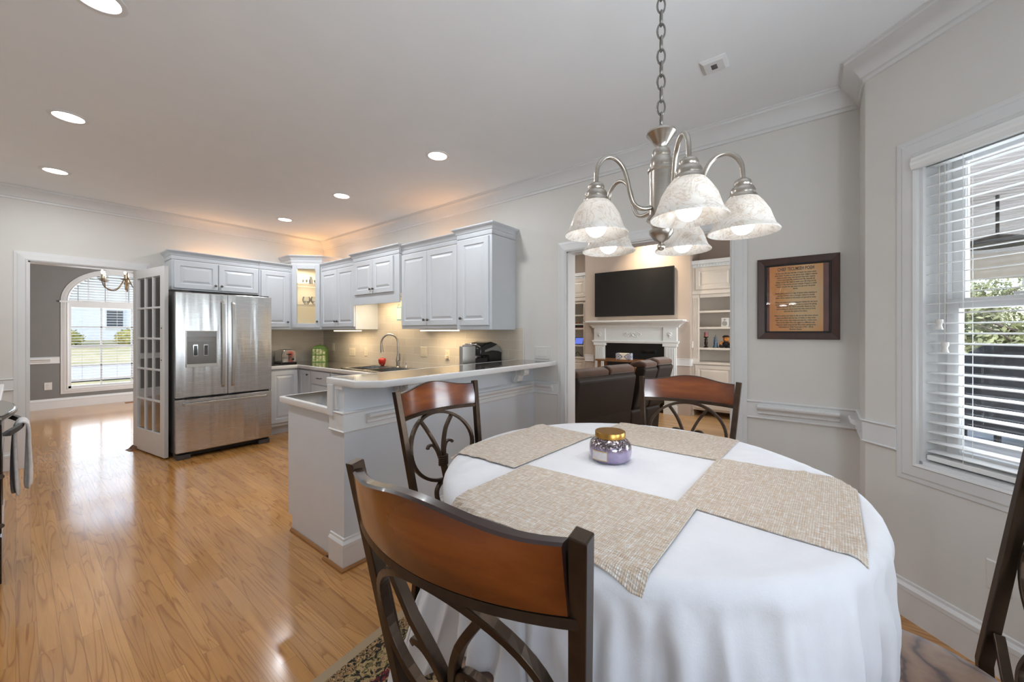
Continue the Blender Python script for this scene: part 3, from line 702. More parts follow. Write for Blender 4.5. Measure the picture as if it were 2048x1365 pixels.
# ---- sink, faucet, soap pump, apple
SSt = steel('sink_steel', '#a9a8a5', .22, wav=0)
sk = thing('sink', 'stainless double bowl sink set in the dark countertop', 'sink', (2.68, 4.14, .905))
mb = MB()
mb.box(SX0 - .025, SX1 + .075, SY0 - .02, SY0 + .02, .9055, .911).box(SX0 - .025, SX1 + .075, SY1 - .02, SY1 + .02, .9055, .911).box(SX0 - .025, SX0 + .02, SY0, SY1, .9055, .911).box(SX1 - .02, SX1 + .075, SY0, SY1, .9055, .911).box(SX0, SX1, 4.12, 4.17, .9, .910)
mb.build('rim', SSt, sk, bevel=.002)
for a, b in ((SY0 + .015, 4.125), (4.165, SY1 - .015)):
    mb = MB(); x0, x1 = SX0 + .015, SX1 - .015
    mb.loft([[(x0, a, .906), (x1, a, .906), (x1, b, .906), (x0, b, .906)], [(x0 + .01, a + .01, .73), (x1 - .01, a + .01, .73), (x1 - .01, b - .01, .73), (x0 + .01, b - .01, .73)], [(x0 + .03, a + .03, .72), (x1 - .03, a + .03, .72), (x1 - .03, b - .03, .72), (x0 + .03, b - .03, .72)]], cap=False)
    mb.f([mb.v(p) for p in ((x0 + .03, a + .03, .72), (x1 - .03, a + .03, .72), (x1 - .03, b - .03, .72), (x0 + .03, b - .03, .72))]); mb.build('bowl', SSt, sk, smooth=40)
fx_, fy_ = 2.935, 4.09
fc = thing('faucet', 'brushed nickel gooseneck kitchen faucet behind the sink', 'faucet', (fx_, fy_, .911))
mb = MB(); mb.lathe([(.0001, 0), (.03, 0), (.03, .006), (.024, .012), (.023, .05), (.026, .09), (.021, .12), (.015, .14), (.0001, .14)], (fx_, fy_, .911), 20); mb.build('body', NICKEL, fc, smooth=40)
sd = Vector((-.62, .78)); pts = [(fx_, fy_, 1.04)]
for k in range(15):
    a = pi * k / 14 * 1.06; r = .105
    pts.append((fx_ + sd.x * (r - r * math.cos(a)), fy_ + sd.y * (r - r * math.cos(a)), 1.215 + r * math.sin(a)))
mb = MB(); mb.tube(pts, .0125, 12); mb.build('spout', NICKEL, fc, smooth=50)
e = Vector(pts[-1]); dn = (e - Vector(pts[-2])).normalized()
mb = MB(); mb.tube([e, e + dn * .02, e + dn * .07, e + dn * .10], .02, 14, radii=[.013, .016, .019, .024]); mb.build('spray_head', NICKEL, fc, smooth=50)
mb = MB(); mb.tube([(fx_, fy_, .985), (fx_ - .01, fy_ - .035, .99), (fx_ - .012, fy_ - .05, 1.01), (fx_ - .012, fy_ - .052, 1.085)], .008, 10, radii=[.012, .012, .009, .006]); mb.build('handle', NICKEL, fc, smooth=50)
mb = MB(); mb.lathe([(.0001, 0), (.016, 0), (.016, .01), (.008, .02), (.007, .05), (.0001, .05)], (2.945, 3.945, .911), 14); mb.tube([(2.945, 3.945, .955), (2.93, 3.915, .968), (2.91, 3.885, .975)], .005, 8); top(mb.build('soap_dispenser', CHROME, smooth=40), 'small chrome soap dispenser right of the faucet', 'soap dispenser')
ap = thing('apple_ornament', 'red apple standing behind the sink left of the faucet', 'apple', (2.94, 4.44, .911))
mb = MB(); mb.lathe([(.0001, .008), (.018, 0), (.034, .012), (.044, .042), (.049, .07), (.043, .094), (.027, .101), (.010, .092), (.0001, .085)], (2.94, 4.44, .911), 20); mb.build('fruit', mat('apple_red', '#c42e1c', .22, var=.25, vscale=25, coat=.5), ap, smooth=60)
mb = MB(); mb.tube([(2.94, 4.44, .995), (2.942, 4.438, 1.01), (2.948, 4.434, 1.02)], .003, 6); mb.build('stem', mat('apple_stem', '#6a4a2c', .6), ap)

# ---- toaster, canister, coffee maker
tx, ty = 2.36, 5.93
to = thing('toaster', 'chrome two slice toaster beside the refrigerator', 'toaster', (tx, ty, .905))
mb = MB(); sec = [(-.09, .018), (-.095, .05), (-.094, .14), (-.082, .18), (-.055, .195), (.055, .195), (.082, .18), (.094, .14), (.095, .05), (.09, .018)]
ly = .12
mb.prism([(a, b) for a, b in sec], -ly, ly, fn=lambda a, b, c: (tx + a, ty + c, .905 + b)); mb.build('shell', CHROME, to, smooth=35, bevel=.006)
mb = MB(); mb.box(tx - .10, tx + .10, ty - ly - .012, ty + ly + .012, .905, .925); mb.build('base', BLACK, to, bevel=.005)
pb('slot', BLACKMATTE, to, (tx - .045, tx - .018, ty - .09, ty + .09, 1.097, 1.102), (tx + .018, tx + .045, ty - .09, ty + .09, 1.097, 1.102))
mb = MB(); mb.box(tx - .02, tx + .02, ty - ly - .03, ty - ly, 1.03, 1.045).box(tx - .003, tx + .003, ty - ly - .004, ty - ly, .95, 1.05); mb.build('lever', BLACK, to, bevel=.002)
mb = MB(); mb.lathe([(.0001, 0), (.015, 0), (.014, .014), (.0001, .014)], (tx + .05, ty - ly - .014, .965), 14, 'Y'); mb.build('dial', BLACK, to)

gx, gy = 2.80, 5.82
def green_mat():
    t = NT('green_ceramic'); v = t.coord((1, 1, 1)); vo = t.n('ShaderNodeTexVoronoi'); vo.inputs['Scale'].default_value = 26; t.l(v, vo.inputs[0])
    n = t.noise(v, 40, 3); c = t.ramp(vo.outputs['Distance'], [(0.1, '#efe8c0'), (.45, '#e2dda8'), (.6, '#a9b873'), (.8, '#6d8a48')])
    c = t.mix(.4, c, t.ramp(n.outputs[0], [(.4, '#93a566'), (.6, '#f3ecc6')])); t.bsdf(Base_Color=c, Roughness=.3); return t.m
GRN = green_mat(); GR2 = mat('green_glaze', '#71904c', .3, var=.2, vscale=30)
ca_ = thing('canister', 'green and cream latticed ceramic canister in the counter corner', 'canister', (gx, gy, .905))
hx = .088; G = lambda a, b, c: (gx + a * .8 + b * .6, gy - a * .6 + b * .8, .905 + c)
mb = MB(); mb.loft([[G(-hx, -hx, 0), G(hx, -hx, 0), G(hx, hx, 0), G(-hx, hx, 0)], [G(-hx, -hx, .2), G(hx, -hx, .2), G(hx, hx, .2), G(-hx, hx, .2)]]); mb.build('body', GRN, ca_, bevel=.006)
mb = MB()
for z in (.0, .10, .195): mb.box(-hx - .005, hx + .005, -hx - .005, hx + .005, z, z + .012, fn=G)
for k in range(5):
    a = -hx + 2 * hx * k / 4
    for s in (-1, 1):
        mb.box(a - .003, a + .003, s * (hx + .003) - .003, s * (hx + .004) + .003, .0, .2, fn=G); mb.box(s * (hx + .004) - .003, s * (hx + .004) + .003, a - .004, a + .004, 0, .2, fn=G)
mb.build('lattice', GR2, ca_)
mb = MB(); mb.loft([[G(-a, -a, c), G(a, -a, c), G(a, a, c), G(-a, a, c)] for a, c in ((hx, .207), (hx * .8, .235), (hx * .35, .248))]); mb.ball(G(0, 0, .252), .016, 12); mb.build('lid', GR2, ca_, bevel=.01)

kx, ky = 2.855, 2.58
cm = thing('coffee_maker', 'black single cup coffee maker with silver lid trim behind the bar', 'coffee maker', (kx, ky, .905))
SIL = mat('silver_plastic', '#9d9c9a', .3, .7, var=.05)
K = lambda a, b, c: (kx + a, ky + b, .905 + c)
mb = MB()
prof = [(-.05, 0), (.14, 0), (.155, .02), (.158, .24), (.14, .285), (.08, .33), (.0, .35), (-.09, .335), (-.16, .295), (-.165, .235), (-.16, .215), (-.05, .215)]
mb.prism(prof, -.105, .105, fn=lambda a, c, b: K(a, b, c)); mb.build('housing', BLACK, cm, smooth=30, bevel=.01)
mb = MB(); cr_ = [(-.168, .24), (-.10, .255), (.0, .268), (.10, .255), (.145, .235), (.16, .235), (.146, .29), (.08, .338), (.04, .345), (.10, .31), (.03, .295), (-.08, .29), (-.168, .272)]
mb.prism([(-.10, .252), (.0, .266), (.10, .256), (.158, .236), (.156, .256), (.13, .298), (.08, .322), (.02, .300), (-.10, .272)], -.109, .109, fn=lambda a, c, b: K(a, b, c)); mb.build('lid_trim', SIL, cm, bevel=.003)
mb = MB(); mb.tube([K(-.15, -.085, .30), K(-.19, -.08, .325), K(-.205, 0, .33), K(-.19, .08, .325), K(-.15, .085, .30)], .009, 8); mb.build('handle', CHROME, cm, smooth=50)
mb = MB(); mb.box(-.17, -.05, -.09, .09, 0, .03, fn=K); mb.build('drip_tray', SIL, cm, bevel=.004)
mb = MB(); mb.box(-.13, -.075, -.02, .02, .19, .216, fn=K); mb.build('spout', CHROME, cm, bevel=.003)
sb = thing('metal_canister', 'upright brushed steel box beside the coffee maker', 'container', (2.515, 2.48, .905))
pb('shell', steel('box_steel', '#c4c2bf', .3, wav=.05), sb, (2.44, 2.605, 2.455, 2.50, .905, 1.222), bevel=.004)
pb('lid', CHROME, sb, (2.47, 2.57, 2.462, 2.493, 1.222, 1.232), bevel=.003)

# ---- plates on the walls
def plate(name, label, fn, u, z, w, h, m, kind, cat, n=1, parts=True):
    t = thing(name, label, cat, fn(u, 0, z))
    mb = MB(); mb.loft([[fn(u - w / 2 + i, d, z - h / 2 + i), fn(u + w / 2 - i, d, z - h / 2 + i), fn(u + w / 2 - i, d, z + h / 2 - i), fn(u - w / 2 + i, d, z + h / 2 - i)] for i, d in ((0, 0), (0, .003), (.004, .006))]); mb.build('cover', m, t)
    for k in range(n):
        c = u + (k - (n - 1) / 2) * .046
        if kind == 'rocker':
            mb = MB(); mb.loft([[fn(c - .016, d0, z - .033), fn(c + .016, d0, z - .033), fn(c + .016, d1, z + .033), fn(c - .016, d1, z + .033)] for d0, d1 in ((.004, .004), (.010, .007))]); mb.build('rocker', m, t)
        else:
            for s in (-1, 1):
                mb = MB(); mb.lathe([(.0001, 0), (.0165, 0), (.0155, .003), (.0001, .003)], (0, 0, 0), 16); o = mb
                for vv in o.b.verts: x, y, d_ = vv.co; vv.co = fn(c + x, .005 + d_, z + s * .02 + y)
                r = mb.build('receptacle', m, t)
                mm = MB()
                for dx in (-.006, .006): mm.box(c + dx - .001, c + dx + .001, .0082, .0088, z + s * .02 - .004, z + s * .02 + .005, fn=fn)
                mm.build('slot', BLACKMATTE, r)
    return t
WX = FX(XW); TX = FX(XW - .008)
plate('light_switch', 'triple white rocker switch plate on the grey wall above the bar end', WX, 2.0, 1.155, .165, .118, PLATE, 'rocker', 'light switch', 3)
plate('light_switch', 'double almond switch plate on the tile right of the faucet', TX, 3.70, 1.11, .118, .118, BEIGEPLATE, 'rocker', 'light switch', 2)
o_ = plate('outlet', 'almond outlet with a plug-in on the tile left of the steel box', TX, 3.28, 1.09, .072, .118, BEIGEPLATE, 'o', 'outlet', 1)
mb = MB(); mb.box(3.262, 3.298, .009, .035, 1.05, 1.085, fn=TX); top(mb.build('plug_in_device', BEIGEPLATE, bevel=.004), 'small cream plug-in device in the outlet left of the steel box', 'plug')
plate('outlet', 'wide triple gang almond plate on the tile left of the sink', TX, 5.31, 1.06, .165, .118, BEIGEPLATE, 'o', 'outlet', 3)
plate('outlet', 'single almond outlet on the tile between the triple plate and the apple', TX, 4.95, 1.07, .072, .118, BEIGEPLATE, 'o', 'outlet', 1)
plate('light_switch', 'single almond switch plate on the tile behind the green canister', TX, 5.86, 1.12, .072, .118, BEIGEPLATE, 'rocker', 'light switch', 1)
plate('outlet', 'white outlet low on the wall under the window blind', lambda u, d, z: bay(u, d, z), .51, .385, .072, .118, PLATE, 'o', 'outlet', 1)
plate('outlet', 'white outlet low on the dark dining room wall left of the arched window', lambda u, d, z: din(u, d, z), .345, .40, .09, .13, PLATE, 'o', 'outlet', 1)
cl = thing('wall_card', 'blue bordered card hanging on the tile under the sink valance', 'card', (XW - .012, 4.18, 1.6))
mb = MB(); mb.box(XW - .012, XW - .008, 4.135, 4.235, 1.50, 1.67); mb.build('backing', mat('card_blue', '#6f9aa5', .6), cl)
mb = MB(); mb.box(XW - .0135, XW - .012, 4.143, 4.227, 1.515, 1.655); mb.build('paper', mat('card_paper', '#efe2c4', .7, var=.08, vscale=60), cl)
mb = MB(); mb.tube([(XW - .012, 4.15, 1.668), (XW - .014, 4.185, 1.71), (XW - .012, 4.22, 1.668)], .0015, 6); mb.build('hanger', KNOB, cl)

# ---- cabinet lighting (lit strips under and on top of the cabinets)
WARM = (1.0, .80, .52)
def strip(x0, x1, y0, y1, z, label, power, up=False, col=WARM, e=6):
    t = thing('light_strip', label, 'light fixture', ((x0 + x1) / 2, (y0 + y1) / 2, z), group='cabinet light strips')
    if up: pb('housing', PLATE, t, (x0, x1, y0, y1, z, z + .012)); pb('lens', emission('warm_strip_' + str(e), col, e), t, (x0 + .004, x1 - .004, y0 + .004, y1 - .004, z + .012, z + .022))
    else: pb('housing', PLATE, t, (x0, x1, y0, y1, z - .012, z)); pb('lens', emission('warm_strip_' + str(e), col, e), t, (x0 + .004, x1 - .004, y0 + .004, y1 - .004, z - .024, z - .012))
    area('strip_lamp', ((x0 + x1) / 2, (y0 + y1) / 2, z + (.03 if up else -.03)), (0, 0, 1 if up else -1), x1 - x0, y1 - y0, power, col)
strip(2.76, 2.84, 4.75, 5.35, 1.384, 'lit strip under the cabinet left of the sink', 2.6, e=4)
strip(2.76, 2.84, 2.9, 3.45, 1.384, 'lit strip under the wide cabinet right of the sink', 2.4, e=4)
strip(2.74, 2.84, 3.95, 4.45, 1.794, 'lit strip behind the valance over the sink', 4.2, e=4)
OR = (1.0, .50, .20)
strip(2.90, 2.94, 4.75, 5.45, 2.22, 'warm lit strip on top of the cabinet left of the sink', 1.2, True, OR, 3)
strip(2.90, 2.94, 2.9, 3.6, 2.23, 'warm lit strip on top of the wide cabinet right of the sink', 1.1, True, OR, 3)
strip(1.3, 1.95, 6.06, 6.10, 2.20, 'warm lit strip on top of the cabinet over the refrigerator', 1.1, True, OR, 3)
strip(2.62, 2.92, 6.02, 6.06, 2.336, 'warm lit strip on top of the glass corner cabinet', 1.3, True, (1.0, .50, .16), 3)
# ------------------------------------------------------------------ refrigerator
STEEL = steel('refrigerator_steel'); DGREY = mat('appliance_dark_grey', '#4a4a4b', .45, .3, var=.05)
fr = thing('refrigerator', 'stainless steel french door refrigerator with bottom freezer drawer', 'refrigerator', (1.47, 5.6, 0))
RX0, RX1 = 1.02, 1.92
pb('body', DGREY, fr, (RX0 + .004, RX1 - .004, 5.285, 6.05, .05, 1.755), bevel=.004)
def bowed(x0, x1, z0, z1, y0=5.278, y1=5.225, bow=.012, n=10):
    """door slab with a gently bowed front"""
    mb = MB(); xs = [x0 + (x1 - x0) * k / n for k in range(n + 1)]; c = (RX0 + RX1) / 2; hw = (RX1 - RX0) / 2
    y = lambda x: y1 - bow * (1 - ((x - c) / hw) ** 2)
    ring = lambda z, e: [(x0 + e, y0, z)] + [(min(max(x, x0 + e), x1 - e), y(x) + e, z) for x in xs] + [(x1 - e, y0, z)]
    mb.loft([ring(z0, .006), ring(z0 + .006, 0), ring(z1 - .006, 0), ring(z1, .006)]); return mb
ld = bowed(RX0, 1.4685, .655, 1.772).build('door', STEEL, fr, smooth=30)
rd = bowed(1.4735, RX1, .655, 1.772).build('door', STEEL, fr, smooth=30)
dw = bowed(RX0, RX1, .075, .635).build('freezer_drawer', STEEL, fr, smooth=30)
HST = steel('handle_steel', '#c9c6c1', .3, wav=0)
for d, x in ((ld, 1.423), (rd, 1.517)):
    mb = MB(); mb.tube([(x, 5.215, .74), (x, 5.188, .76), (x, 5.176, .95), (x, 5.17, 1.21), (x, 5.176, 1.48), (x, 5.188, 1.67), (x, 5.215, 1.69)], 0, rect=(.014, .008), ref=(1, 0, 0)); mb.build('handle', HST, d, bevel=.003)
mb = MB(); mb.tube([(1.08, 5.215, .585), (1.09, 5.188, .585), (1.25, 5.178, .587), (1.47, 5.172, .588), (1.69, 5.178, .587), (1.85, 5.188, .585), (1.86, 5.215, .585)], 0, rect=(.014, .008), ref=(0, 0, 1)); mb.build('handle', HST, dw, bevel=.003)
ds = MB(); X0, X1, Z0, Z1 = 1.10, 1.372, .975, 1.365
ds.box(X0, X0 + .008, 5.205, 5.222, Z0, Z1).box(X1 - .008, X1, 5.205, 5.222, Z0, Z1).box(X0, X1, 5.205, 5.222, Z1 - .008, Z1).box(X0, X1, 5.195, 5.222, Z0, Z0 + .032)
dsp = ds.build('dispenser', HST, ld, bevel=.002)
pb('recess', steel('dispenser_recess_steel', '#77736f', .35, wav=0), dsp, (X0 + .008, X1 - .008, 5.2135, 5.2175, Z0 + .03, Z1 - .008))
mb = MB(); mb.prism([(5.2135, 1.250), (5.198, 1.245), (5.205, 1.30), (5.2135, 1.357)], X0 + .01, X1 - .01, fn=lambda a, b, c: (c, a, b)); mb.build('control_panel', CHROME, dsp)
for k, x in enumerate((1.16, 1.25)):
    mb = MB(); mb.box(x, x + .042, 5.206, 5.2135, 1.09, 1.215); pp = mb.build('paddle', CHROME, dsp, bevel=.002)
    mb = MB(); mb.box(x + .006, x + .036, 5.2045, 5.206, 1.10, 1.205); mb.build('pad', BLACK if k == 0 else DGREY, pp)
text('badge', 'Whirlpool', .024, mat('badge_grey', '#e9e7e3', .4, .3), lambda x, y, d: (1.79 + x, 5.2185 - d - .0015, 1.668 + y), rd)
pb('base_grille', BLACKMATTE, fr, (RX0 + .03, RX1 - .03, 5.30, 5.34, .02, .075))
for x in (RX0 + .01, RX1 - .13): pb('foot', DGREY, fr, (x, x + .12, 5.245, 5.40, .0, .05), bevel=.006)
for x in (RX0 + .02, RX1 - .12): pb('hinge_cover', DGREY, fr, (x, x + .10, 5.24, 5.36, 1.757, 1.785), bevel=.006)

# ------------------------------------------------------------------ french door
A0 = Vector((.835, 6.215)); A1 = Vector((.962, 5.40)); AD = (A1 - A0); AL = AD.length; AD.normalize(); AN = Vector((AD.y, -AD.x))   # AN toward the opening side (-X)
FD = lambda s, d, z: (A0.x + AD.x * s + AN.x * d, A0.y + AD.y * s + AN.y * d, z)   # s from hinge, d<0 into thickness
fd = thing('french_door', 'white fifteen pane french door standing open against the refrigerator', 'door', (A0.x, A0.y, 0))
mb = MB(); T = .036; st = .105; zb, ztp = .26, 1.955
mb.box(0, st, -T, 0, .014, 2.052, fn=FD).box(AL - st, AL, -T, 0, .014, 2.052, fn=FD).box(st, AL - st, -T, 0, .014, zb, fn=FD).box(st, AL - st, -T, 0, ztp, 2.052, fn=FD)
mb.build('stile_and_rail_frame', TRIM, fd, bevel=.002)
mb = MB(); WW = (AL - 2 * st); HH = ztp - zb
for k in range(1, 3): x = st + WW * k / 3; mb.box(x - .011, x + .011, -T + .004, -.004, zb, ztp, fn=FD)
for k in range(1, 5): z = zb + HH * k / 5; mb.box(st, AL - st, -T + .004, -.004, z - .011, z + .011, fn=FD)
mb.build('muntins', TRIM, fd, bevel=.004)
for k in range(3):
    for q in range(5):
        MB().box(st + WW * k / 3 + .009, st + WW * (k + 1) / 3 - .009, -T / 2 - .002, -T / 2 + .002, zb + HH * q / 5 + .009, zb + HH * (q + 1) / 5 - .009, fn=FD).build('pane', GLASSD, fd)
mb = MB()
mb.box(AL - .075, AL - .045, 0, .002, 1.02, 1.42, fn=FD); mb.build('lock_plate', PLATE, fd)
for z in (1.05, 1.39):
    mb = MB(); c = Vector(FD(AL - .06, .002, z)); n = Vector((AN.x, AN.y, 0)); t_ = Vector((AD.x, AD.y, 0)); b_ = Vector((0, 0, 1))
    mb.loft([[c + n * h + (t_ * math.cos(2 * pi * k / 12) + b_ * math.sin(2 * pi * k / 12)) * r for k in range(12)] for h, r in ((0, .008), (.004, .008), (.006, .004))]); mb.build('screw', KNOB, fd, smooth=40)
for z in (.25, 1.05, 1.85):
    mb = MB(); q = FD(-.006, -T + .006, z); mb.lathe([(.007, -.045), (.007, .045)], q, 10); mb.build('hinge', KNOB, fd)
mb = MB(); S_ = lambda a, b, c: FD(.03 + a, .022 + b, c)
mb.loft([[S_(-.03, -.018, 0), S_(.09, -.018, 0), S_(.09, .05, 0), S_(-.03, .05, 0)], [S_(-.03, -.018, .045), S_(.09, -.018, .04), S_(.08, .02, .012), S_(-.02, .02, .012)]])
top(mb.build('door_stop', fine_wood('stop_wood', '#5b3019', '#7b4a28', '#94602f', 'X')), 'small brown wooden door wedge on the floor at the hinge end of the french door', 'door stop')

# ------------------------------------------------------------------ range at the left edge, with towel; counter beyond
rg = thing('range', 'black glass top electric range at the left edge', 'stove', (-.38, 3.68, 0))
RY0, RY1, RF = 3.315, 4.075, -.045
pb('body', BLACK, rg, (-.70, RF - .03, RY0, RY1, .03, .90), bevel=.003)
def bowy(z0, z1, bow, x0=RF - .03, base=RF, y0=RY0, y1=RY1, n=12):
    mb = MB(); ys = [y0 + (y1 - y0) * k / n for k in range(n + 1)]; c = (y0 + y1) / 2; h = (y1 - y0) / 2
    ring = lambda z: [(x0, y0, z)] + [(base + bow * (1 - ((y - c) / h) ** 2), y, z) for y in ys] + [(x0, y1, z)]
    mb.loft([ring(z0), ring(z1)]); return mb
mb = bowy(.885, .915, .045, x0=-.70); mb.build('cooktop', mat('ceramic_glass', '#2a2725', .08, var=.3, vscale=200, coat=.5), rg, bevel=.006)
mb = bowy(.893, .908, .052, x0=RF - .02); mb.build('front_trim', steel('range_trim', '#bdbab5', .25, wav=0), rg)
for x, y, r in ((-.22, 3.5, .10), (-.22, 3.88, .09), (-.5, 3.5, .08), (-.5, 3.88, .10)):
    mb = MB(); mb.lathe([(r - .003, 0), (r - .003, .0012), (r, .0012), (r, 0)], (x, y, .9152), 32, cap=False); mb.build('burner_ring', mat('burner_print', '#55504c', .3), rg)
od = pb('oven_door', BLACK, rg, (RF - .03, RF, RY0 + .005, RY1 - .005, .30, .87), bevel=.005)
pb('window', mat('oven_glass', '#0b0b0c', .05), od, (RF, RF + .002, RY0 + .12, RY1 - .12, .42, .70))
hp = [(RF + .002, RY0 + .035, .812)] + [(RF + .020 + .048 * math.sin(pi * k / 10), RY0 + .035 + (RY1 - RY0 - .07) * k / 10, .815) for k in range(11)] + [(RF + .002, RY1 - .035, .812)]
mb = MB(); mb.tube(hp, 0, rect=(.009, .015), ref=(1, 0, 0)); mb.build('handle', DGREY, od, bevel=.004)
pb('storage_drawer', BLACK, rg, (RF - .03, RF, RY0 + .005, RY1 - .005, .04, .285), bevel=.005)
for z in (.60, .345): 
    mb = MB(); mb.lathe([(.0001, -.004), (.012, -.004), (.012, .001), (.006, .004), (.0001, .004)], (RF - .002, RY0 + .003, z), 12, 'Y'); mb.build('screw', KNOB, rg)
# dish towel draped over the handle
tw = MB(); yc = 3.66; rows = []
pathx = [(.012, .40), (.006, .55), (.004, .70), (.008, .79), (.020, .828), (.036, .834), (.052, .825), (.060, .79), (.058, .68), (.062, .55), (.058, .43)]
pathx = [(x - .012, z) for x, z in pathx]
n = 14
for i, (x, z) in enumerate(pathx):
    dn_ = max(0, .80 - z); row = []
    for k in range(n + 1):
        u = k / n; y = yc - .085 + .19 * u + .03 * dn_ * math.sin(u * 9)
        row.append((x + (.012 * math.sin(u * 11 + i * .3) + .006 * math.sin(u * 23)) * min(1, dn_ * 3), y, z + .012 * math.sin(u * 5) * (1 if i in (0, len(pathx) - 1) else 0)))
    rows.append(row)
vs = [[tw.v(p) for p in r] for r in rows]
for a, b in zip(vs, vs[1:]):
    for k in range(n): tw.f([a[k], a[k + 1], b[k + 1], b[k]])
o = tw.build('dish_towel', mat('towel_cloth', '#dddbd9', .9, var=.12, vscale=30, bump=.4, bscale=300, sheen=.3), smooth=80)
sl = o.modifiers.new('solid', 'SOLIDIFY'); sl.thickness = .015; sl.offset = 0; ss = o.modifiers.new('sub', 'SUBSURF'); ss.levels = 1; ss.render_levels = 2
top(o, 'grey and white dish towel hanging over the oven handle', 'towel')
lc = thing('base_cabinet', 'white base cabinet beyond the range at the left edge', 'cabinet', (-.4, 4.7, 0))
pb('body', CAB, lc, (XL + .005, -.10, 4.085, 5.42, .10, .865), (XL + .005, -.16, 4.085, 5.42, 0, .10))
for k in range(3): raised('door', lambda u, d, z: (-.10 + d, u, z), 4.10 + .44 * k, 4.52 + .44 * k, .14, .84, CAB, lc)
lt = thing('countertop', 'white edged counter beyond the range at the left edge', 'countertop', (-.4, 4.7, .865))
pb('slab', COUNTER, lt, (XL + .005, -.085, 4.085, 5.44, .867, .905)); pb('edge_band', EDGE, lt, (-.085, -.062, 4.085, 5.46, .863, .906), (XL + .005, -.085, 5.44, 5.46, .863, .906), bevel=.004)

# ------------------------------------------------------------------ ceiling fixtures
for i, (x, y) in enumerate(((.215, 2.42), (.215, 3.90), (.215, 5.30), (2.10, 2.40), (2.10, 3.90), (2.10, 5.29))):
    lb = ['nearest of the three recessed lights on the left', 'middle of the three recessed lights on the left', 'farthest of the three recessed lights on the left', 'recessed light over the peninsula', 'recessed light in front of the sink', 'recessed light nearest the glass corner cabinet'][i]
    t = thing('recessed_light', lb, 'ceiling light', (x, y, ZC), group='recessed ceiling lights')
    mb = MB(); mb.lathe([(.072, -.001), (.074, -.006), (.094, -.005), (.096, -.001)], (x, y, ZC), 40, cap=False); mb.build('trim_ring', TRIM, t, smooth=40)
    mb = MB(); mb.lathe([(.073, -.002), (.055, -.0008), (.0001, -.0006)], (x, y, ZC), 32, cap=False); mb.build('lens', emission('downlight_lens', (1, .98, .95), 9), t, smooth=60)
    l = area('downlight_lamp', (x, y, ZC - .012), (0, 0, -1), .13, .13, 8.5, (.92, .965, 1.0), 'DISK')
vt = thing('ceiling_vent', 'small square white detector plate on the ceiling near the window wall', 'ceiling vent', (2.289, .415, ZC), )
mb = MB(); x, y, r = 2.289, .415, .062
mb.loft([[(x + sx * q, y + sy * q, ZC - h) for sx, sy in ((-1, -1), (1, -1), (1, 1), (-1, 1))] for q, h in ((r, 0), (r, .005), (r - .016, .016), (r - .03, .016))]); mb.build('cover', TRIM, vt, bevel=.002)
mb = MB()
for k in range(6): mb.box(x - .02 + k * .007, x - .0165 + k * .007, y - .014, y + .014, ZC - .0172, ZC - .0158)
mb.build('grille', BLACKMATTE, vt)

# ------------------------------------------------------------------ chandelier over the table
CX, CY, RZm = 1.231, .372, 1.640
def alabaster():
    t = NT('alabaster_glass'); v = t.coord(); n = t.noise(v, 7, 4, .6, 2.2); n2 = t.noise(v, 14, 3, .6, 3.0)
    vein = t.ramp(t.math('ABSOLUTE', t.math('SUBTRACT', n2.outputs[0], .5)), [(0, '#dccdc0'), (.015, '#ece6df'), (.05, '#f6f4f1')])
    cl = t.mix(.6, vein, t.ramp(n.outputs[0], [(.35, '#e8e4de'), (.6, '#ffffff')]), 'MULTIPLY')
    d = t.n('ShaderNodeBsdfDiffuse'); tr = t.n('ShaderNodeBsdfTranslucent'); g = t.n('ShaderNodeBsdfGlossy'); g.inputs['Roughness'].default_value = .15
    m1 = t.n('ShaderNodeMixShader'); m1.inputs[0].default_value = .45; m2 = t.n('ShaderNodeMixShader'); m2.inputs[0].default_value = .05
    t.l(cl, d.inputs[0]); t.l(cl, tr.inputs[0]); t.l(d.outputs[0], m1.inputs[1]); t.l(tr.outputs[0], m1.inputs[2]); t.l(m1.outputs[0], m2.inputs[1]); t.l(g.outputs[0], m2.inputs[2]); t.l(m2.outputs[0], t.out.inputs[0]); return t.m
ALA = alabaster(); BULB = emission('bulb_white', (1, .975, .94), 5.0)
ch = thing('chandelier', 'brushed nickel five light chandelier with alabaster glass shades over the table', 'chandelier', (CX, CY, ZC))
mb = MB(); C_ = (CX, CY, 0)
mb.lathe([(.0001, 1.972), (.036, 1.974), (.043, 1.970), (.044, 1.964), (.036, 1.955), (.022, 1.935), (.014, 1.925), (.014, 1.92), (.024, 1.915), (.028, 1.903), (.026, 1.893), (.031, 1.885), (.034, 1.868), (.033, 1.86), (.040, 1.855), (.0405, 1.849), (.036, 1.845), (.036, 1.715), (.040, 1.708), (.044, 1.698), (.032, 1.688), (.026, 1.672), (.036, 1.665), (.035, 1.655), (.022, 1.637), (.009, 1.63), (.006, 1.626), (.0001, 1.626)][::-1], C_, 32); mb.ball((CX, CY, 1.615), .012, 16)
mb.build('body', NICKEL, ch, smooth=40)
mb = MB(); mb.lathe([(.0001, 2.735), (.02, 2.737), (.055, 2.76), (.062, 2.779), (.0001, 2.779)], C_, 24); mb.tube([(CX + .014 * math.cos(a), CY, 2.72 + .018 * math.sin(a)) for a in [2 * pi * k / 14 for k in range(14)]], .003, 6, closed=True); mb.build('canopy', NICKEL, ch, smooth=40)
mb = MB(); z = 1.985; k = 0
mb.tube([(CX + .012 * math.cos(a), CY, 1.982 + .014 * math.sin(a)) for a in [2 * pi * q / 14 for q in range(14)]], .0028, 6, closed=True)
z = 2.008
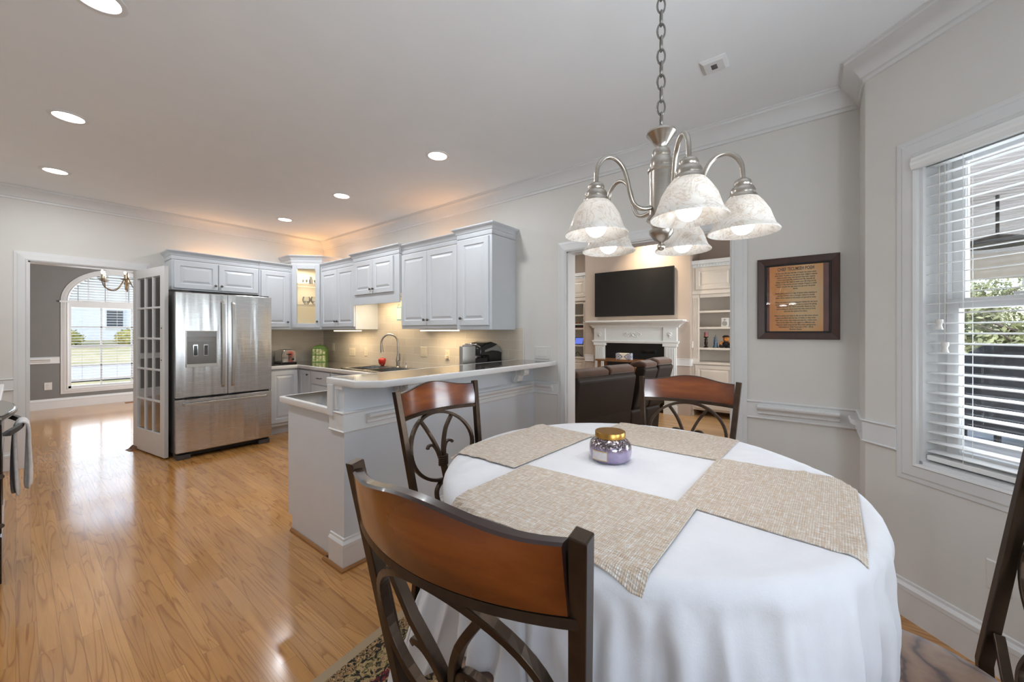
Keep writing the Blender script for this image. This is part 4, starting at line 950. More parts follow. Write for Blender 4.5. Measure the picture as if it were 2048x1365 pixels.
while z < 2.71:
    a0 = k % 2 * pi / 2 + .5
    pts = [(CX + .0115 * math.cos(t_) * math.cos(a0), CY + .0115 * math.cos(t_) * math.sin(a0), z + .0235 * math.sin(t_)) for t_ in [2 * pi * q / 16 for q in range(16)]]
    mb.tube(pts, .0031, 6, closed=True); z += .0395; k += 1
mb.build('chain', mat('chain_nickel', '#8d8a86', .35, 1.0, var=.1), ch, smooth=50)
AP = [(.030, 1.735), (.065, 1.728), (.092, 1.738), (.107, 1.768), (.117, 1.810), (.130, 1.845), (.152, 1.868), (.178, 1.874), (.201, 1.862), (.216, 1.838), (.220, 1.805), (.220, 1.780)]
def smooth_path(P, n=4):
    out = []
    P = [Vector(p) for p in P]
    for i in range(len(P) - 1):
        p0, p1, p2, p3 = P[max(0, i - 1)], P[i], P[i + 1], P[min(len(P) - 1, i + 2)]
        for k in range(n):
            t = k / n; out.append(.5 * ((2 * p1) + (p2 - p0) * t + (2 * p0 - 5 * p1 + 4 * p2 - p3) * t * t + (3 * p1 - p0 - 3 * p2 + p3) * t ** 3))
    return out + [P[-1]]
for k in range(5):
    a = math.radians(214 + 72 * k); ca, sa = math.cos(a), math.sin(a)
    mb = MB(); mb.tube([(CX + p.x * ca, CY + p.x * sa, p.y) for p in smooth_path([Vector((r, z, 0)) for r, z in AP])], .0068, 10); am = mb.build('arm', NICKEL, ch, smooth=50)
    c = (CX + .22 * ca, CY + .22 * sa, 0)
    mb = MB(); mb.lathe([(.0001, 1.793), (.014, 1.792), (.021, 1.786), (.024, 1.778), (.022, 1.772), (.029, 1.766), (.033, 1.757), (.032, 1.748), (.037, 1.742), (.037, 1.736), (.0001, 1.736)][::-1], c, 24); mb.build('socket_cup', NICKEL, am, smooth=40)
    mb = MB(); mb.lathe([(.033, 1.738), (.040, 1.735), (.052, 1.720), (.067, 1.695), (.077, 1.665), (.082, 1.652), (.089, 1.645), (.0925, 1.640), (.0915, 1.637), (.087, 1.641), (.079, 1.649), (.074, 1.664), (.064, 1.693), (.049, 1.717), (.038, 1.731), (.030, 1.734)], c, 40, cap=False); mb.build('glass_shade', ALA, am, smooth=60)
    mb = MB(); mb.ball((c[0], c[1], 1.662), .031, 20); mb.lathe([(.014, 1.68), (.013, 1.735)], c, 12); mb.build('bulb', BULB, am, smooth=60)
    area('chandelier_lamp', (c[0], c[1], 1.628), (0, 0, -1), .06, .06, .5, (1, .99, .98), 'DISK')

# ------------------------------------------------------------------ dining chandelier
dc = thing('candle_chandelier', 'small bronze candle chandelier in the dining room', 'chandelier', (1.05, 8.36, ZC)); dcx, dcy = 1.05, 8.36
BR = mat('aged_brass', '#7a664c', .4, .8, var=.15); FL = emission('candle_bulb', (1, .86, .62), 14); CANW = mat('candle_sleeve', '#e8dcc2', .5)
mb = MB(); mb.lathe([(.0001, 2.06), (.012, 2.065), (.03, 2.09), (.012, 2.12), (.022, 2.2), (.01, 2.3), (.007, 2.32), (.007, 2.72), (.05, 2.74), (.06, 2.779), (.0001, 2.779)], (dcx, dcy, 0), 16); mb.build('stem', BR, dc, smooth=40)
for k in range(6):
    a = 2 * pi * k / 6 + .35; ca, sa = math.cos(a), math.sin(a)
    mb = MB(); mb.tube([(dcx + p.x * ca, dcy + p.x * sa, p.y) for p in smooth_path([Vector(q + (0,)) for q in ((.01, 2.22), (.08, 2.05), (.16, 1.985), (.25, 2.01), (.285, 2.085), (.285, 2.12))])], .006, 8); am = mb.build('arm', BR, dc, smooth=50)
    c = (dcx + .285 * ca, dcy + .285 * sa, 0)
    mb = MB(); mb.lathe([(.0001, 2.115), (.02, 2.118), (.055, 2.132), (.055, 2.136), (.0001, 2.128)], c, 16); mb.build('drip_pan', BR, am, smooth=40)
    mb = MB(); mb.lathe([(.0001, 2.13), (.014, 2.13), (.014, 2.205), (.0001, 2.205)], c, 12); mb.build('candle_sleeve', CANW, am)
    mb = MB(); mb.lathe([(.0001, 2.205), (.009, 2.21), (.015, 2.235), (.009, 2.262), (.0001, 2.285)], c, 12); mb.build('bulb', FL, am, smooth=60)

# ------------------------------------------------------------------ window blinds
def blind(name, label, fn, s0, s1, z0, z1, d, pitch, tilt, w=.048, arch=None, valance=True):
    t = thing(name, label, 'window blind', fn((s0 + s1) / 2, d, z1)); SLAT = mat('blind_slat_white', '#e9e9e8', .35, var=.01)
    mb = MB(); z = z0 + .035; 
    while z < z1 - .03:
        a, b = (s0, s1) if arch is None else arch(z)
        if b - a > .05:
            dx, dz = w / 2 * math.cos(tilt), w / 2 * math.sin(tilt); th = .0014
            mb.loft([[fn(s, d - dx, z - dz - th), fn(s, d, z - th + .0022), fn(s, d + dx, z + dz - th), fn(s, d + dx, z + dz + th), fn(s, d, z + th + .0022), fn(s, d - dx, z - dz + th)] for s in (a, b)])
        z += pitch
    mb.build('slats', SLAT, t)
    pb('bottom_rail', SLAT, t, (s0, s1, d - w / 2, d + w / 2, z0 - .006, z0 + .016), fn=fn, bevel=.003)
    if valance:
        mb = MB(); mb.prism([(.020, z1 - .052), (.034, z1 - .050), (.040, z1 - .03), (.040, z1 - .02), (.036, z1 - .008), (.036, z1 + .004), (.020, z1 + .004)], s0 - .03, s1 + .03, fn=lambda a, b, c: fn(c, a, b)); mb.build('valance', SLAT, t, bevel=.002)
        pb('head_rail', SLAT, t, (s0, s1, d - .025, d + .02, z1 - .042, z1), fn=fn)
    mb = MB()
    for s in ([s0 + .13, (s0 + s1) / 2, s1 - .13] if arch is None else [s0 + .11, s0 + (s1 - s0) * .37, s0 + (s1 - s0) * .63, s1 - .11]):
        zt = z1 - .03 if arch is None else min(z1 - .02, ZSP + RZ * math.sqrt(max(0, 1 - ((s - AXC) / RI) ** 2)) - .03)
        for e in (-1, 1): mb.tube([fn(s, d + e * w / 2, z0), fn(s, d + e * w / 2, zt)], .0011 if arch is None else .003, 5)
    mb.build('ladder_cords', SLAT if arch is None else mat('ladder_tape_grey', '#8d8a86', .7), t)
    return t
bl = blind('window_blind', 'white wooden blind with open slats in the window beside the table', bay, WS0 + .018, WS1 - .018, WZ0 + .03, WZ1 - .01, -.034, .0445, -.10)
for k, (s, zt) in enumerate(((.315, 1.405), (.335, 1.305))):
    mb = MB(); mb.tube([bay(s, -.004, 2.09), bay(s, -.004, zt)], .0013, 5); cdo = mb.build('pull_cord', PLATE, bl)
    mb = MB(); mb.lathe([(.0001, 0), (.012, 0), (.013, -.012), (.008, -.024), (.010, -.034), (.013, -.044), (.0001, -.044)], bay(s, -.004, zt), 14); mb.build('tassel', PLATE, cdo, smooth=40)
blind('window_blind', 'white blind with open slats in the lower part of the arched dining window', din, AXC - RI + .04, AXC + RI - .04, .47, 1.80, -.030, .05, -.12, valance=False)
blind('window_blind', 'half round white blind in the arch of the dining window', din, AXC - RI + .01, AXC + RI - .01, 1.915, ZSP + RZ, -.030, .048, -.5, arch=lambda z: (AXC - RI * math.sqrt(max(0, 1 - ((z - ZSP) / RZ) ** 2)) + .01, AXC + RI * math.sqrt(max(0, 1 - ((z - ZSP) / RZ) ** 2)) - .01), valance=False)
mb = MB(); mb.box(1.28, 1.55, 10.28, 10.38, .0, .006)
for k in range(12): mb.box(1.29 + k * .021, 1.302 + k * .021, 10.29, 10.37, .006, .008)
top(mb.build('floor_vent', mat('floor_vent_oak', '#8a5a30', .4)), 'wooden floor vent under the dining room window', 'floor vent')
# ------------------------------------------------------------------ dining table, cloth, mats, jar
TX_, TY_, TR, TZ = 1.185, .450, .575, .925
DW = fine_wood('table_wood', '#3c2012', '#5c331c', '#7a4a2a', 'X')
tb = thing('dining_table', 'round counter height pedestal table under a white cloth', 'table', (TX_, TY_, 0))
mb = MB(); mb.lathe([(.0001, TZ - .035), (TR - .03, TZ - .035), (TR, TZ - .025), (TR, TZ - .012), (TR - .01, TZ - .003), (TR - .02, TZ - .001), (.0001, TZ - .001)], (TX_, TY_, 0), 64); mb.build('tabletop', DW, tb, smooth=40)
mb = MB(); mb.lathe([(.0001, .10), (.11, .10), (.12, .14), (.075, .22), (.06, .35), (.085, .48), (.06, .62), (.07, .80), (.16, .86), (.18, .89), (.0001, .89)], (TX_, TY_, 0), 32); mb.build('pedestal', DW, tb, smooth=40)
for k in range(4):
    a = pi / 4 + k * pi / 2; ca, sa = math.cos(a), math.sin(a)
    mb = MB(); mb.tube([(TX_ + r * ca, TY_ + r * sa, z) for r, z in ((.07, .17), (.15, .16), (.24, .09), (.31, .045), (.36, .034))], .03, 10, radii=[.04, .038, .034, .03, .022]); mb.build('foot', DW, tb, smooth=60)

def make_cloth():
    """square cotton cloth dropped over the round top: a short cloth simulation, then frozen to a mesh"""
    n, side = 112, 1.82
    mb = MB(); vs = [[mb.v((TX_ - side / 2 + side * i / n, TY_ - side / 2 + side * j / n, TZ + .012 + .004 * noise.noise(Vector((i * .11, j * .11, 3))))) for j in range(n + 1)] for i in range(n + 1)]
    for i in range(n):
        for j in range(n): mb.f([vs[i][j], vs[i + 1][j], vs[i + 1][j + 1], vs[i][j + 1]])
    o = mb.build('tablecloth', None)
    cols = []
    m2 = MB(); m2.lathe([(.0001, TZ - .04), (TR - .02, TZ - .04), (TR, TZ - .03), (TR, TZ - .012), (TR - .012, TZ), (.0001, TZ)], (TX_, TY_, 0), 64); cols.append(m2.build('collider', None))
    for x, y in SEATS:
        m2 = MB(); m2.lathe([(.0001, .45), (.18, .45), (.19, .575), (.17, .595), (.0001, .603)], (x, y, 0), 24); cols.append(m2.build('collider', None))
    for c in cols:
        c.modifiers.new('col', 'COLLISION'); c.collision.thickness_outer = .004; c.collision.cloth_friction = 12 if c is cols[0] else 0
    md = o.modifiers.new('cloth', 'CLOTH'); s = md.settings
    s.quality = 6; s.mass = .25; s.tension_stiffness = 18; s.compression_stiffness = 18; s.shear_stiffness = 6; s.bending_stiffness = .06; s.air_damping = 2.0
    md.collision_settings.distance_min = .004; md.collision_settings.use_self_collision = False
    F = 70; md.point_cache.frame_start = 1; md.point_cache.frame_end = F
    for fr_ in range(1, F + 1): SC.frame_set(fr_)
    ev = o.evaluated_get(bpy.context.evaluated_depsgraph_get()); me = bpy.data.meshes.new_from_object(ev)
    SC.frame_set(1)
    bpy.data.objects.remove(o)
    for c in cols: bpy.data.objects.remove(c)
    for v in me.vertices:                      # never let the cloth sink into the top
        r = math.hypot(v.co.x - TX_, v.co.y - TY_)
        if r < TR - .02 and v.co.z > TZ - .03: v.co.z = max(v.co.z, TZ + .002)
    me.update(); nr = [v.normal.copy() for v in me.vertices]
    for v, q in zip(me.vertices, nr):          # creases of unpressed cotton below the rim
        k = max(0, min(1, (TZ + .004 - v.co.z) / .05)); p = v.co
        w = noise.noise(Vector((p.x * 9 + p.z * 5, p.y * 9 - p.z * 6, p.z * 7))) + .6 * abs(noise.noise(Vector((p.x * 19 - p.z * 9, p.y * 19, p.z * 13 + 5))))
        v.co += q * (w * .012 * k)
    o = bpy.data.objects.new('tablecloth', me); COL.objects.link(o)
    for p in me.polygons: p.use_smooth = True
    return o
# chair positions: seat centre and facing
CH = [((.626, .432), math.radians(3)), ((1.103, 1.000), math.radians(-90)), ((1.730, .464), math.radians(182.8)), ((1.150, -.150), math.radians(93))]
SEATS = [c for c, _ in CH]
CLOTH = NT('cotton_cloth'); v_ = CLOTH.coord(); n_ = CLOTH.noise(v_, 9, 4, .6); n2_ = CLOTH.noise(CLOTH.coord((500, 420, 300)), 1.0, 2)
b_c = CLOTH.bsdf(Base_Color=CLOTH.ramp(n_.outputs[0], [(.3, '#d5d5d9'), (.7, '#dcdcdf')]), Roughness=.85); b_c.inputs['Sheen Weight'].default_value = .15
CLOTH.bump(b_c, CLOTH.math('MULTIPLY_ADD', n2_.outputs[0], .25, CLOTH.noise(v_, 38, 5, .65).outputs[0]), .22, .004)
tc = make_cloth(); tc.data.materials.clear(); tc.data.materials.append(CLOTH.m)
sm = tc.modifiers.new('sub', 'SUBSURF'); sm.levels = 1; sm.render_levels = 1
top(tc, 'white cotton tablecloth draped over the round table', 'tablecloth')

WEAVE = weave_mat('woven_vinyl')
from mathutils.bvhtree import BVHTree
BVH = BVHTree.FromPolygons([v.co.copy() for v in tc.data.vertices], [tuple(p.vertices) for p in tc.data.polygons])
def mat4(q, z, label, lift=0.0):
    q = [Vector(p) for p in q]; c = sum(q, Vector((0, 0))) / 4; e = (q[1] - q[0]); a = math.atan2(e.y, e.x)
    o = thing('tmp', '', '', (c.x, c.y, z), a); mb = MB(); n = 24; R = [[], []]
    def lie(p):
        hit = BVH.ray_cast(Vector((p.x, p.y, 1.2)), Vector((0, 0, -1)))
        zc = hit[0].z if hit[0] is not None else z - .03
        return max(zc, z - .022) + .0018
    P = [[q[0].lerp(q[1], i / n).lerp(q[3].lerp(q[2], i / n), j / n) for j in range(n + 1)] for i in range(n + 1)]
    for k, e_ in enumerate((lift, lift + .0022)): R[k] = [[mb.v((p.x, p.y, lie(p) + e_)) for p in row] for row in P]
    for i in range(n):
        for j in range(n):
            mb.f([R[1][i][j], R[1][i + 1][j], R[1][i + 1][j + 1], R[1][i][j + 1]]); mb.f([R[0][i][j], R[0][i][j + 1], R[0][i + 1][j + 1], R[0][i + 1][j]])
    for i in range(n):
        for j in (0, n): mb.f([R[0][i][j], R[0][i + 1][j], R[1][i + 1][j], R[1][i][j]]); mb.f([R[0][j][i], R[0][j][i + 1], R[1][j][i + 1], R[1][j][i]])
    me_o = mb.build('placemat', WEAVE, o); me_o.parent = None; me_o.location = (c.x, c.y, z); me_o.rotation_euler = (0, 0, a); bpy.data.objects.remove(o)
    top(me_o, label, 'placemat', 'woven placemats on the table'); return me_o
mat4([(.926, .992), (1.440, .958), (1.420, .692), (.932, .718)], .9285, 'woven beige placemat in front of the chair by the bar', .0026)
mat4([(1.398, .700), (1.700, .690), (1.715, .222), (1.392, .240)][::1], .9285, 'woven beige placemat in front of the chair by the living room doorway')
mat4([(.985, .262), (1.412, .246), (1.432, -.094), (.948, -.080)], .9285, 'woven beige placemat on the window side of the table')
mat4([(.636, .706), (.976, .700), (.990, .215), (.634, .222)], .9285, 'woven beige placemat nearest the foreground chair', .0026)

jx, jy, jz = 1.198, .525, TZ + .0075
jr = thing('candle_jar', 'purple mottled glass candle jar with gold lid on the table', 'candle jar', (jx, jy, jz))
def jar_mat():
    t = NT('mercury_glass'); v = t.coord(); n = t.noise(v, 160, 3, .7); n2 = t.noise(v, 18, 2); sp = t.n('ShaderNodeSeparateXYZ'); t.l(t.n('ShaderNodeTexCoord').outputs['Object'], sp.inputs[0])
    low = t.ramp(n2.outputs[0], [(.3, '#8d80a0'), (.7, '#a69ab8')]); up = t.ramp(n.outputs[0], [(.42, '#3a2f33'), (.55, '#6b5b5f'), (.66, '#e6dfe6')])
    h = t.math('MULTIPLY_ADD', n2.outputs[0], .03, t.math('SUBTRACT', sp.outputs[2], .052)); f_ = t.math('MULTIPLY', h, 60.0)
    x = t.n('ShaderNodeClamp'); t.l(f_, x.inputs[0])
    c = t.mix(x.outputs[0], low, up); b = t.bsdf(Base_Color=c, Roughness=.12, Metallic=.35); b.inputs['Coat Weight'].default_value = 1; t.bump(b, n.outputs[0], .12, .003); return t.m
mb = MB(); N = 48; rings = []
for r, z in ((.0001, 0), (.052, 0), (.060, .004), (.0655, .014), (.067, .03), (.0665, .045), (.063, .058), (.055, .068), (.046, .074), (.043, .078), (.0001, .078)):
    rings.append([(jx + (r + .0012 * math.sin(z * 40) * abs(math.sin(6 * a))) * math.cos(a), jy + (r + .0012 * math.sin(z * 40) * abs(math.sin(6 * a))) * math.sin(a), jz + z) for a in [2 * pi * k / N for k in range(N)]])
mb.loft(rings, cap=False); mb.build('jar', jar_mat(), jr, smooth=50)
mb = MB(); mb.lathe([(.0001, .074), (.047, .074), (.0485, .0755), (.0485, .092), (.0475, .0935), (.0001, .0935)], (jx, jy, jz), 40); mb.build('lid', mat('brushed_gold', '#b68d4c', .32, 1.0, var=.08, vscale=40, stretch=(1, 14, 1)), jr, smooth=40)
la = math.atan2(-jy, -jx) + math.radians(-30)
for nm, dr_, hw, z0, z1, m_ in (('label_border', .0006, .40, .012, .042, mat('label_gold', '#cbb06e', .4, .5)), ('label', .0012, .37, .0145, .0395, mat('label_paper', '#c9c2c2', .5, var=.06, vscale=90))):
    mb = MB(); A = [la - hw + 2 * hw * k / 10 for k in range(11)]; R_ = .0682 + dr_
    lo = [mb.v((jx + R_ * math.cos(a), jy + R_ * math.sin(a), jz + z0)) for a in A]; hi = [mb.v((jx + R_ * math.cos(a), jy + R_ * math.sin(a), jz + z1)) for a in A]
    for k in range(10): mb.f([lo[k], lo[k + 1], hi[k + 1], hi[k]])
    mb.build(nm, m_, jr, smooth=60)

# ------------------------------------------------------------------ chairs
def rail_finish():
    """sunburst stain: the wood is toned darker towards the ends and edges of every crest rail"""
    t = NT('chair_rail_sunburst'); n = t.noise(t.coord((11, 1.2, 11)), 1.0, 6, .6, .8); c = t.ramp(n.outputs[0], [(.25, '#5a2a0e'), (.5, '#7a3c14'), (.75, '#94511f')])
    tc_ = t.n('ShaderNodeTexCoord'); sp = t.n('ShaderNodeSeparateXYZ'); t.l(tc_.outputs['Generated'], sp.inputs[0])
    e = [t.math('MULTIPLY', t.math('SUBTRACT', .5, t.math('ABSOLUTE', t.math('SUBTRACT', sp.outputs[i], .5))), k) for i, k in ((1, 5.0), (2, 3.2))]
    m_ = t.math('MINIMUM', t.math('MINIMUM', e[0], e[1]), 1.0); c = t.mix(m_, t.mix(1.0, c, (.42, .34, .30), 'MULTIPLY'), c)
    b = t.bsdf(Base_Color=c, Roughness=.2); b.inputs['Coat Weight'].default_value = .6; b.inputs['Coat Roughness'].default_value = .12; return t.m
RAILW = rail_finish()
DARKEDGE = mat('chair_rail_edge', '#2b1711', .3, coat=.4)
def seat_mat():
    t = NT('seat_fabric'); v = t.coord(); vo = t.n('ShaderNodeTexWave'); vo.inputs['Scale'].default_value = 5; vo.inputs['Distortion'].default_value = 16; vo.inputs['Detail'].default_value = 3; t.l(v, vo.inputs[0])
    c = t.ramp(vo.outputs['Fac'], [(.0, '#51372a'), (.12, '#7a5a45'), (.5, '#8d6b53'), (1, '#99775c')]); n = t.noise(v, 60, 4); c = t.mix(.4, c, t.ramp(n.outputs[0], [(.3, (.7, .7, .7)), (.7, (1.1, 1.1, 1.1))]), 'MULTIPLY')
    b = t.bsdf(Base_Color=c, Roughness=.8); b.inputs['Sheen Weight'].default_value = .3; t.bump(b, vo.outputs['Fac'], .25, .003); return t.m
SEATM = seat_mat()
def ctop(y):                   # curve of the back in plan and its lean with height
    return -.006 - .040 * (1 - (y / .215) ** 2)
def bx(z): return -.250 + (1.11 - z) * .175 if z > .60 else -.161 - (.60 - z) * .06      # back plane x at height z
def by(z): return .215 - (1.11 - z) * .085 if z > .60 else .1717 + (.60 - z) * .045
def make_chair(label):
    t = thing('counter_chair', label, 'chair', (0, 0, 0), group='counter height chairs round the table')
    for s in (-1, 1):
        zs = [1.112, 1.0, .9, .8, .7, .6, .45, .3, .15, .0]
        mb = MB(); mb.tube([(bx(z), s * by(z), z) for z in zs], 0, rect=(.0115, .0118), ref=(0, 1, 0)); mb.build('rear_post', BRONZE, t, bevel=.002)
        mb = MB(); mb.tube([(.15, s * .135, .555), (.165, s * .15, .40), (.185, s * .165, .2), (.205, s * .175, 0)], 0, rect=(.0115, .0115), ref=(0, 1, 0)); mb.build('front_leg', BRONZE, t, bevel=.002)
    # crest rail: bowed in plan, humped on top
    mb = MB().use(RAILW); mb.use(DARKEDGE); mb.use(RAILW); N = 28; HB = .198
    F, B = [], []
    for k in range(N + 1):
        y = -HB + 2 * HB * k / N; u = abs(y) / HB
        zt = 1.102 + .024 * (.5 + .5 * math.cos(pi * min(1, u / .9))) if u < .9 else 1.102
        zb = 1.012; zt_ = zt
        xc = lambda z: bx(z) - .004 - .048 * (1 - (y / HB) ** 2)
        F.append([(xc(zb) + .010, y, zb), (xc((zb + zt) / 2) + .012, y, (zb + zt) / 2), (xc(zt) + .010, y, zt - .003), (xc(zt) + .006, y, zt)]); B.append([(xc(zb) - .012, y, zb), (xc((zb + zt) / 2) - .013, y, (zb + zt) / 2), (xc(zt) - .012, y, zt - .003), (xc(zt) - .008, y, zt)])
    V = [[mb.v(p) for p in a] + [mb.v(p) for p in b[::-1]] for a, b in zip(F, B)]
    for a, b in zip(V, V[1:]):
        for i in range(8):
            j = (i + 1) % 8; mb.use(DARKEDGE if i in (2, 3, 4, 7) else RAILW); mb.f([a[i], a[j], b[j], b[i]])
    mb.use(DARKEDGE); mb.f(V[0]); mb.f(V[-1][::-1]); mb.build('crest_rail', RAILW, t, smooth=35)
    # bar under the wood, following the bow
    mb = MB(); zz = 1.003; mb.tube([(bx(zz) - .004 - .048 * (1 - (y / HB) ** 2), y, zz) for y in [-.204 + .408 * k / 20 for k in range(21)]], 0, rect=(.0065, .012), ref=(0, 0, 1)); mb.build('back_bar', BRONZE, t)
    def X(y, z): return bx(z) - .004 - .046 * max(0, (1 - (y / .198) ** 2)) * max(0, min(1, (z - .62) / .30))
    RC, RA, RB = .862, .168, .133
    def bar(P, name, closed=False, w=.0062, d=.0085):
        mb = MB(); pts = [(X(y, z), y, z) for y, z in P]; mb.tube(pts, 0, rect=(d, w), ref=(1, 0, 0), closed=closed); return mb.build(name, BRONZE, t, bevel=.0015)
    bar([(RA * math.cos(2 * pi * k / 48), RC + RB * math.sin(2 * pi * k / 48)) for k in range(48)], 'oval_ring', True)
    sp = lambda P: [(p.x, p.y) for p in smooth_path([Vector((a, b, 0)) for a, b in P], 5)]
    for s in (-1, 1):
        bar(sp([(s * .006, .735), (s * .007, .80), (s * .018, .855), (s * .048, .92), (s * .085, .972)]), 'long_stem')
        bar(sp([(s * .012, .80), (s * .020, .840), (s * .038, .866), (s * .060, .868), (s * .070, .858)]), 'short_stem', w=.005, d=.007)
        bar(sp([(s * .010, .727), (s * .035, .722), (s * .062, .700), (s * .066, .665), (s * .045, .640), (s * .020, .645), (s * .012, .668), (s * .022, .684)]), 'lower_scroll')
        bar(sp([(s * (by(.66) - .012), .672), (s * .12, .64), (s * .07, .615), (s * .0, .600)]), 'lower_brace')
    mb = MB()
    for k in range(5): mb.tube([(X(0, .79) + .012 * math.sin(a) * 1.0, .020 * math.cos(a), .785 + k * .0085) for a in [2 * pi * q / 16 for q in range(16)]], .0048, 6, closed=True)
    mb.build('binding', BRONZE, t, smooth=60)
    mb = MB(); mb.lathe([(.0001, .565), (.195, .565), (.207, .575), (.210, .588), (.200, .602), (.16, .612), (.08, .618), (.0001, .619)], (0, 0, 0), 40); mb.build('seat_cushion', SEATM, t, smooth=60)
    mb = MB(); mb.lathe([(.150, .548), (.198, .548), (.198, .565), (.150, .565)], (0, 0, 0), 40, cap=False); 
    mb.box(-.19, .16, -.012, .012, .548, .563).box(-.012, .012, -.17, .17, .548, .563); mb.build('seat_frame', BRONZE, t)
    mb = MB(); mb.tube([(.19 * math.cos(a) + .0, .19 * math.sin(a), .205) for a in [2 * pi * q / 36 for q in range(36)]], 0, rect=(.009, .011), ref=(0, 0, 1), closed=True); mb.build('foot_ring', BRONZE, t)
    return t
LBL = ['dark bronze and wood counter chair in the foreground, seen from behind', 'dark bronze and wood counter chair between the table and the bar', 'dark bronze and wood counter chair in front of the living room doorway', 'dark bronze and wood counter chair cut off at the right edge by the window']
chair = make_chair(LBL[0])
for i, ((x, y), rz) in enumerate(CH):
    if i == 0: continue
    clone(chair, (x, y, .012), rz, LBL[i])
chair.location = (CH[0][0][0], CH[0][0][1], .012); chair.rotation_euler = (0, 0, CH[0][1])

# ------------------------------------------------------------------ rug
ra = math.radians(6.2); RH = (1.0, 1.07)
rc = Vector((1.10, 1.563)) - Vector((-math.sin(ra), math.cos(ra))) * RH[1]
mb = MB(); hx, hy = RH
mb.loft([[(-hx, -hy, 0), (hx, -hy, 0), (hx, hy, 0), (-hx, hy, 0)], [(-hx, -hy, .008), (hx, -hy, .008), (hx, hy, .008), (-hx, hy, .008)]])
rg_ = mb.build('area_rug', rug_mat('oriental_rug', RH), bevel=.003); rg_.location = (rc.x, rc.y, .001); rg_.rotation_euler = (0, 0, ra)
top(rg_, 'tan bordered oriental rug with black and red blossoms under the table', 'rug')

# ------------------------------------------------------------------ framed poem on the wall
pf = thing('framed_poem', 'orange printed poem in a wide dark brown frame', 'picture frame', (XW, .082, 1.305))
PY0, PY1, PZ0, PZ1 = .290, -.127, 1.304, 1.824
PW = lambda u, d, z: (XW - d, PY0 - u, PZ0 + z)          # u to the right as seen
Wd, Ht = PY0 - PY1, PZ1 - PZ0
FRW = fine_wood('frame_wood', '#2c1710', '#3f2216', '#4e2c1d', 'Z', rough=.4, coat=.1)
mb = MB(); mb.sweep([(0, 0), (Wd, 0), (Wd, Ht), (0, Ht)], [(0, 0), (0, .022), (.004, .026), (.040, .020), (.042, .016), (.042, 0)], lambda p, q, h: PW(p, h, q), closed=True); mb.build('frame', FRW, pf)
mb = MB(); mb.sweep([(.042, .042), (Wd - .042, .042), (Wd - .042, Ht - .042), (.042, Ht - .042)], [(0, 0), (0, .019), (.005, .019), (.009, .012), (.009, 0)], lambda p, q, h: PW(p, h, q), closed=True); mb.build('inner_lip', BLACKMATTE, pf)
mb = MB(); mb.box(.048, Wd - .048, .003, .006, .048, Ht - .048, fn=PW); mb.build('mat_board', mat('mat_red_brown', '#6d2c22', .6, var=.25, vscale=12), pf)
def paper():
    t = NT('parchment_orange'); tc_ = t.n('ShaderNodeTexCoord'); mp = t.n('ShaderNodeMapping'); t.l(tc_.outputs['Generated'], mp.inputs[0])
    mp.inputs['Location'].default_value = (0, -.5, -.55); g = t.n('ShaderNodeTexGradient'); g.gradient_type = 'SPHERICAL'; mp.inputs['Scale'].default_value = (0, 1.6, 1.1); t.l(mp.outputs[0], g.inputs[0])
    n = t.noise(t.coord(), 14, 5, .65); f_ = t.math('ADD', g.outputs[0], t.math('MULTIPLY', t.math('SUBTRACT', n.outputs[0], .5), .5))
    c = t.ramp(f_, [(.0, '#fb9f46'), (.3, '#ffb362'), (.65, '#fbd095')]); t.bsdf(Base_Color=c, Roughness=.6); return t.m
PX0, PX1 = .066, Wd - .078
mb = MB(); mb.box(PX0, PX1, .006, .0075, .050, Ht - .052, fn=PW); mb.build('print', paper(), pf)
INK = mat('ink_brown', '#1c0d06', .7)
POEM = """So live your life that the fear of death can never enter
your heart. Trouble no one about their religion respect
others in their view, and demand that they respect
yours. Love your life, perfect your life, beautify all
things in your life. Seek to make your life long and its
purpose in the service of your people. Prepare a noble
death song for the day when you go over the great
divide.

Always give a word or a sign of salute when meeting or
passing a friend, even a stranger, when in a lonely
place. Show respect to all people and grovel to none.

When you arise in the morning give thanks for the food
and for the joy of living. If you see no reason for giving
thanks, the fault lies only in yourself. Abuse no one
and no thing, for abuse turns the wise ones to fools
and robs the spirit of its vision.

When it comes your time to die, be not like those whose
hearts are filled with the fear of death, so that when
their time comes, they weep and pray for a little more
time to live their lives over again in a different way.
Sing your death song and die like a hero going home.
Attribution to Chief Tecumseh (1765 - 1813)
Shawnee Nation""".split('\n')
pc = (PX0 + PX1) / 2
text('title_lettering', 'CHIEF TECUMSEH POEM', .024, mat('ink_title', '#5a270c', .7), lambda x, y, d: PW(pc + x * .72, .0078 + d, Ht - .083 + y * 1.25), pf, bold=.0006)
pl = (Ht - .10 - .062) / (len(POEM) - 1)
for i, s in enumerate(POEM):
    if s.strip(): text('poem_line', s, .0125, INK, lambda x, y, d: PW(pc + x * .76, .0078 + d, Ht - .102 - i * pl + y * .95), pf, bold=.00035)
mb = MB(); mb.box(.05, Wd - .05, .0105, .0115, .05, Ht - .05, fn=PW); mb.build('glazing', glass('picture_glass', refl=1.8), pf)
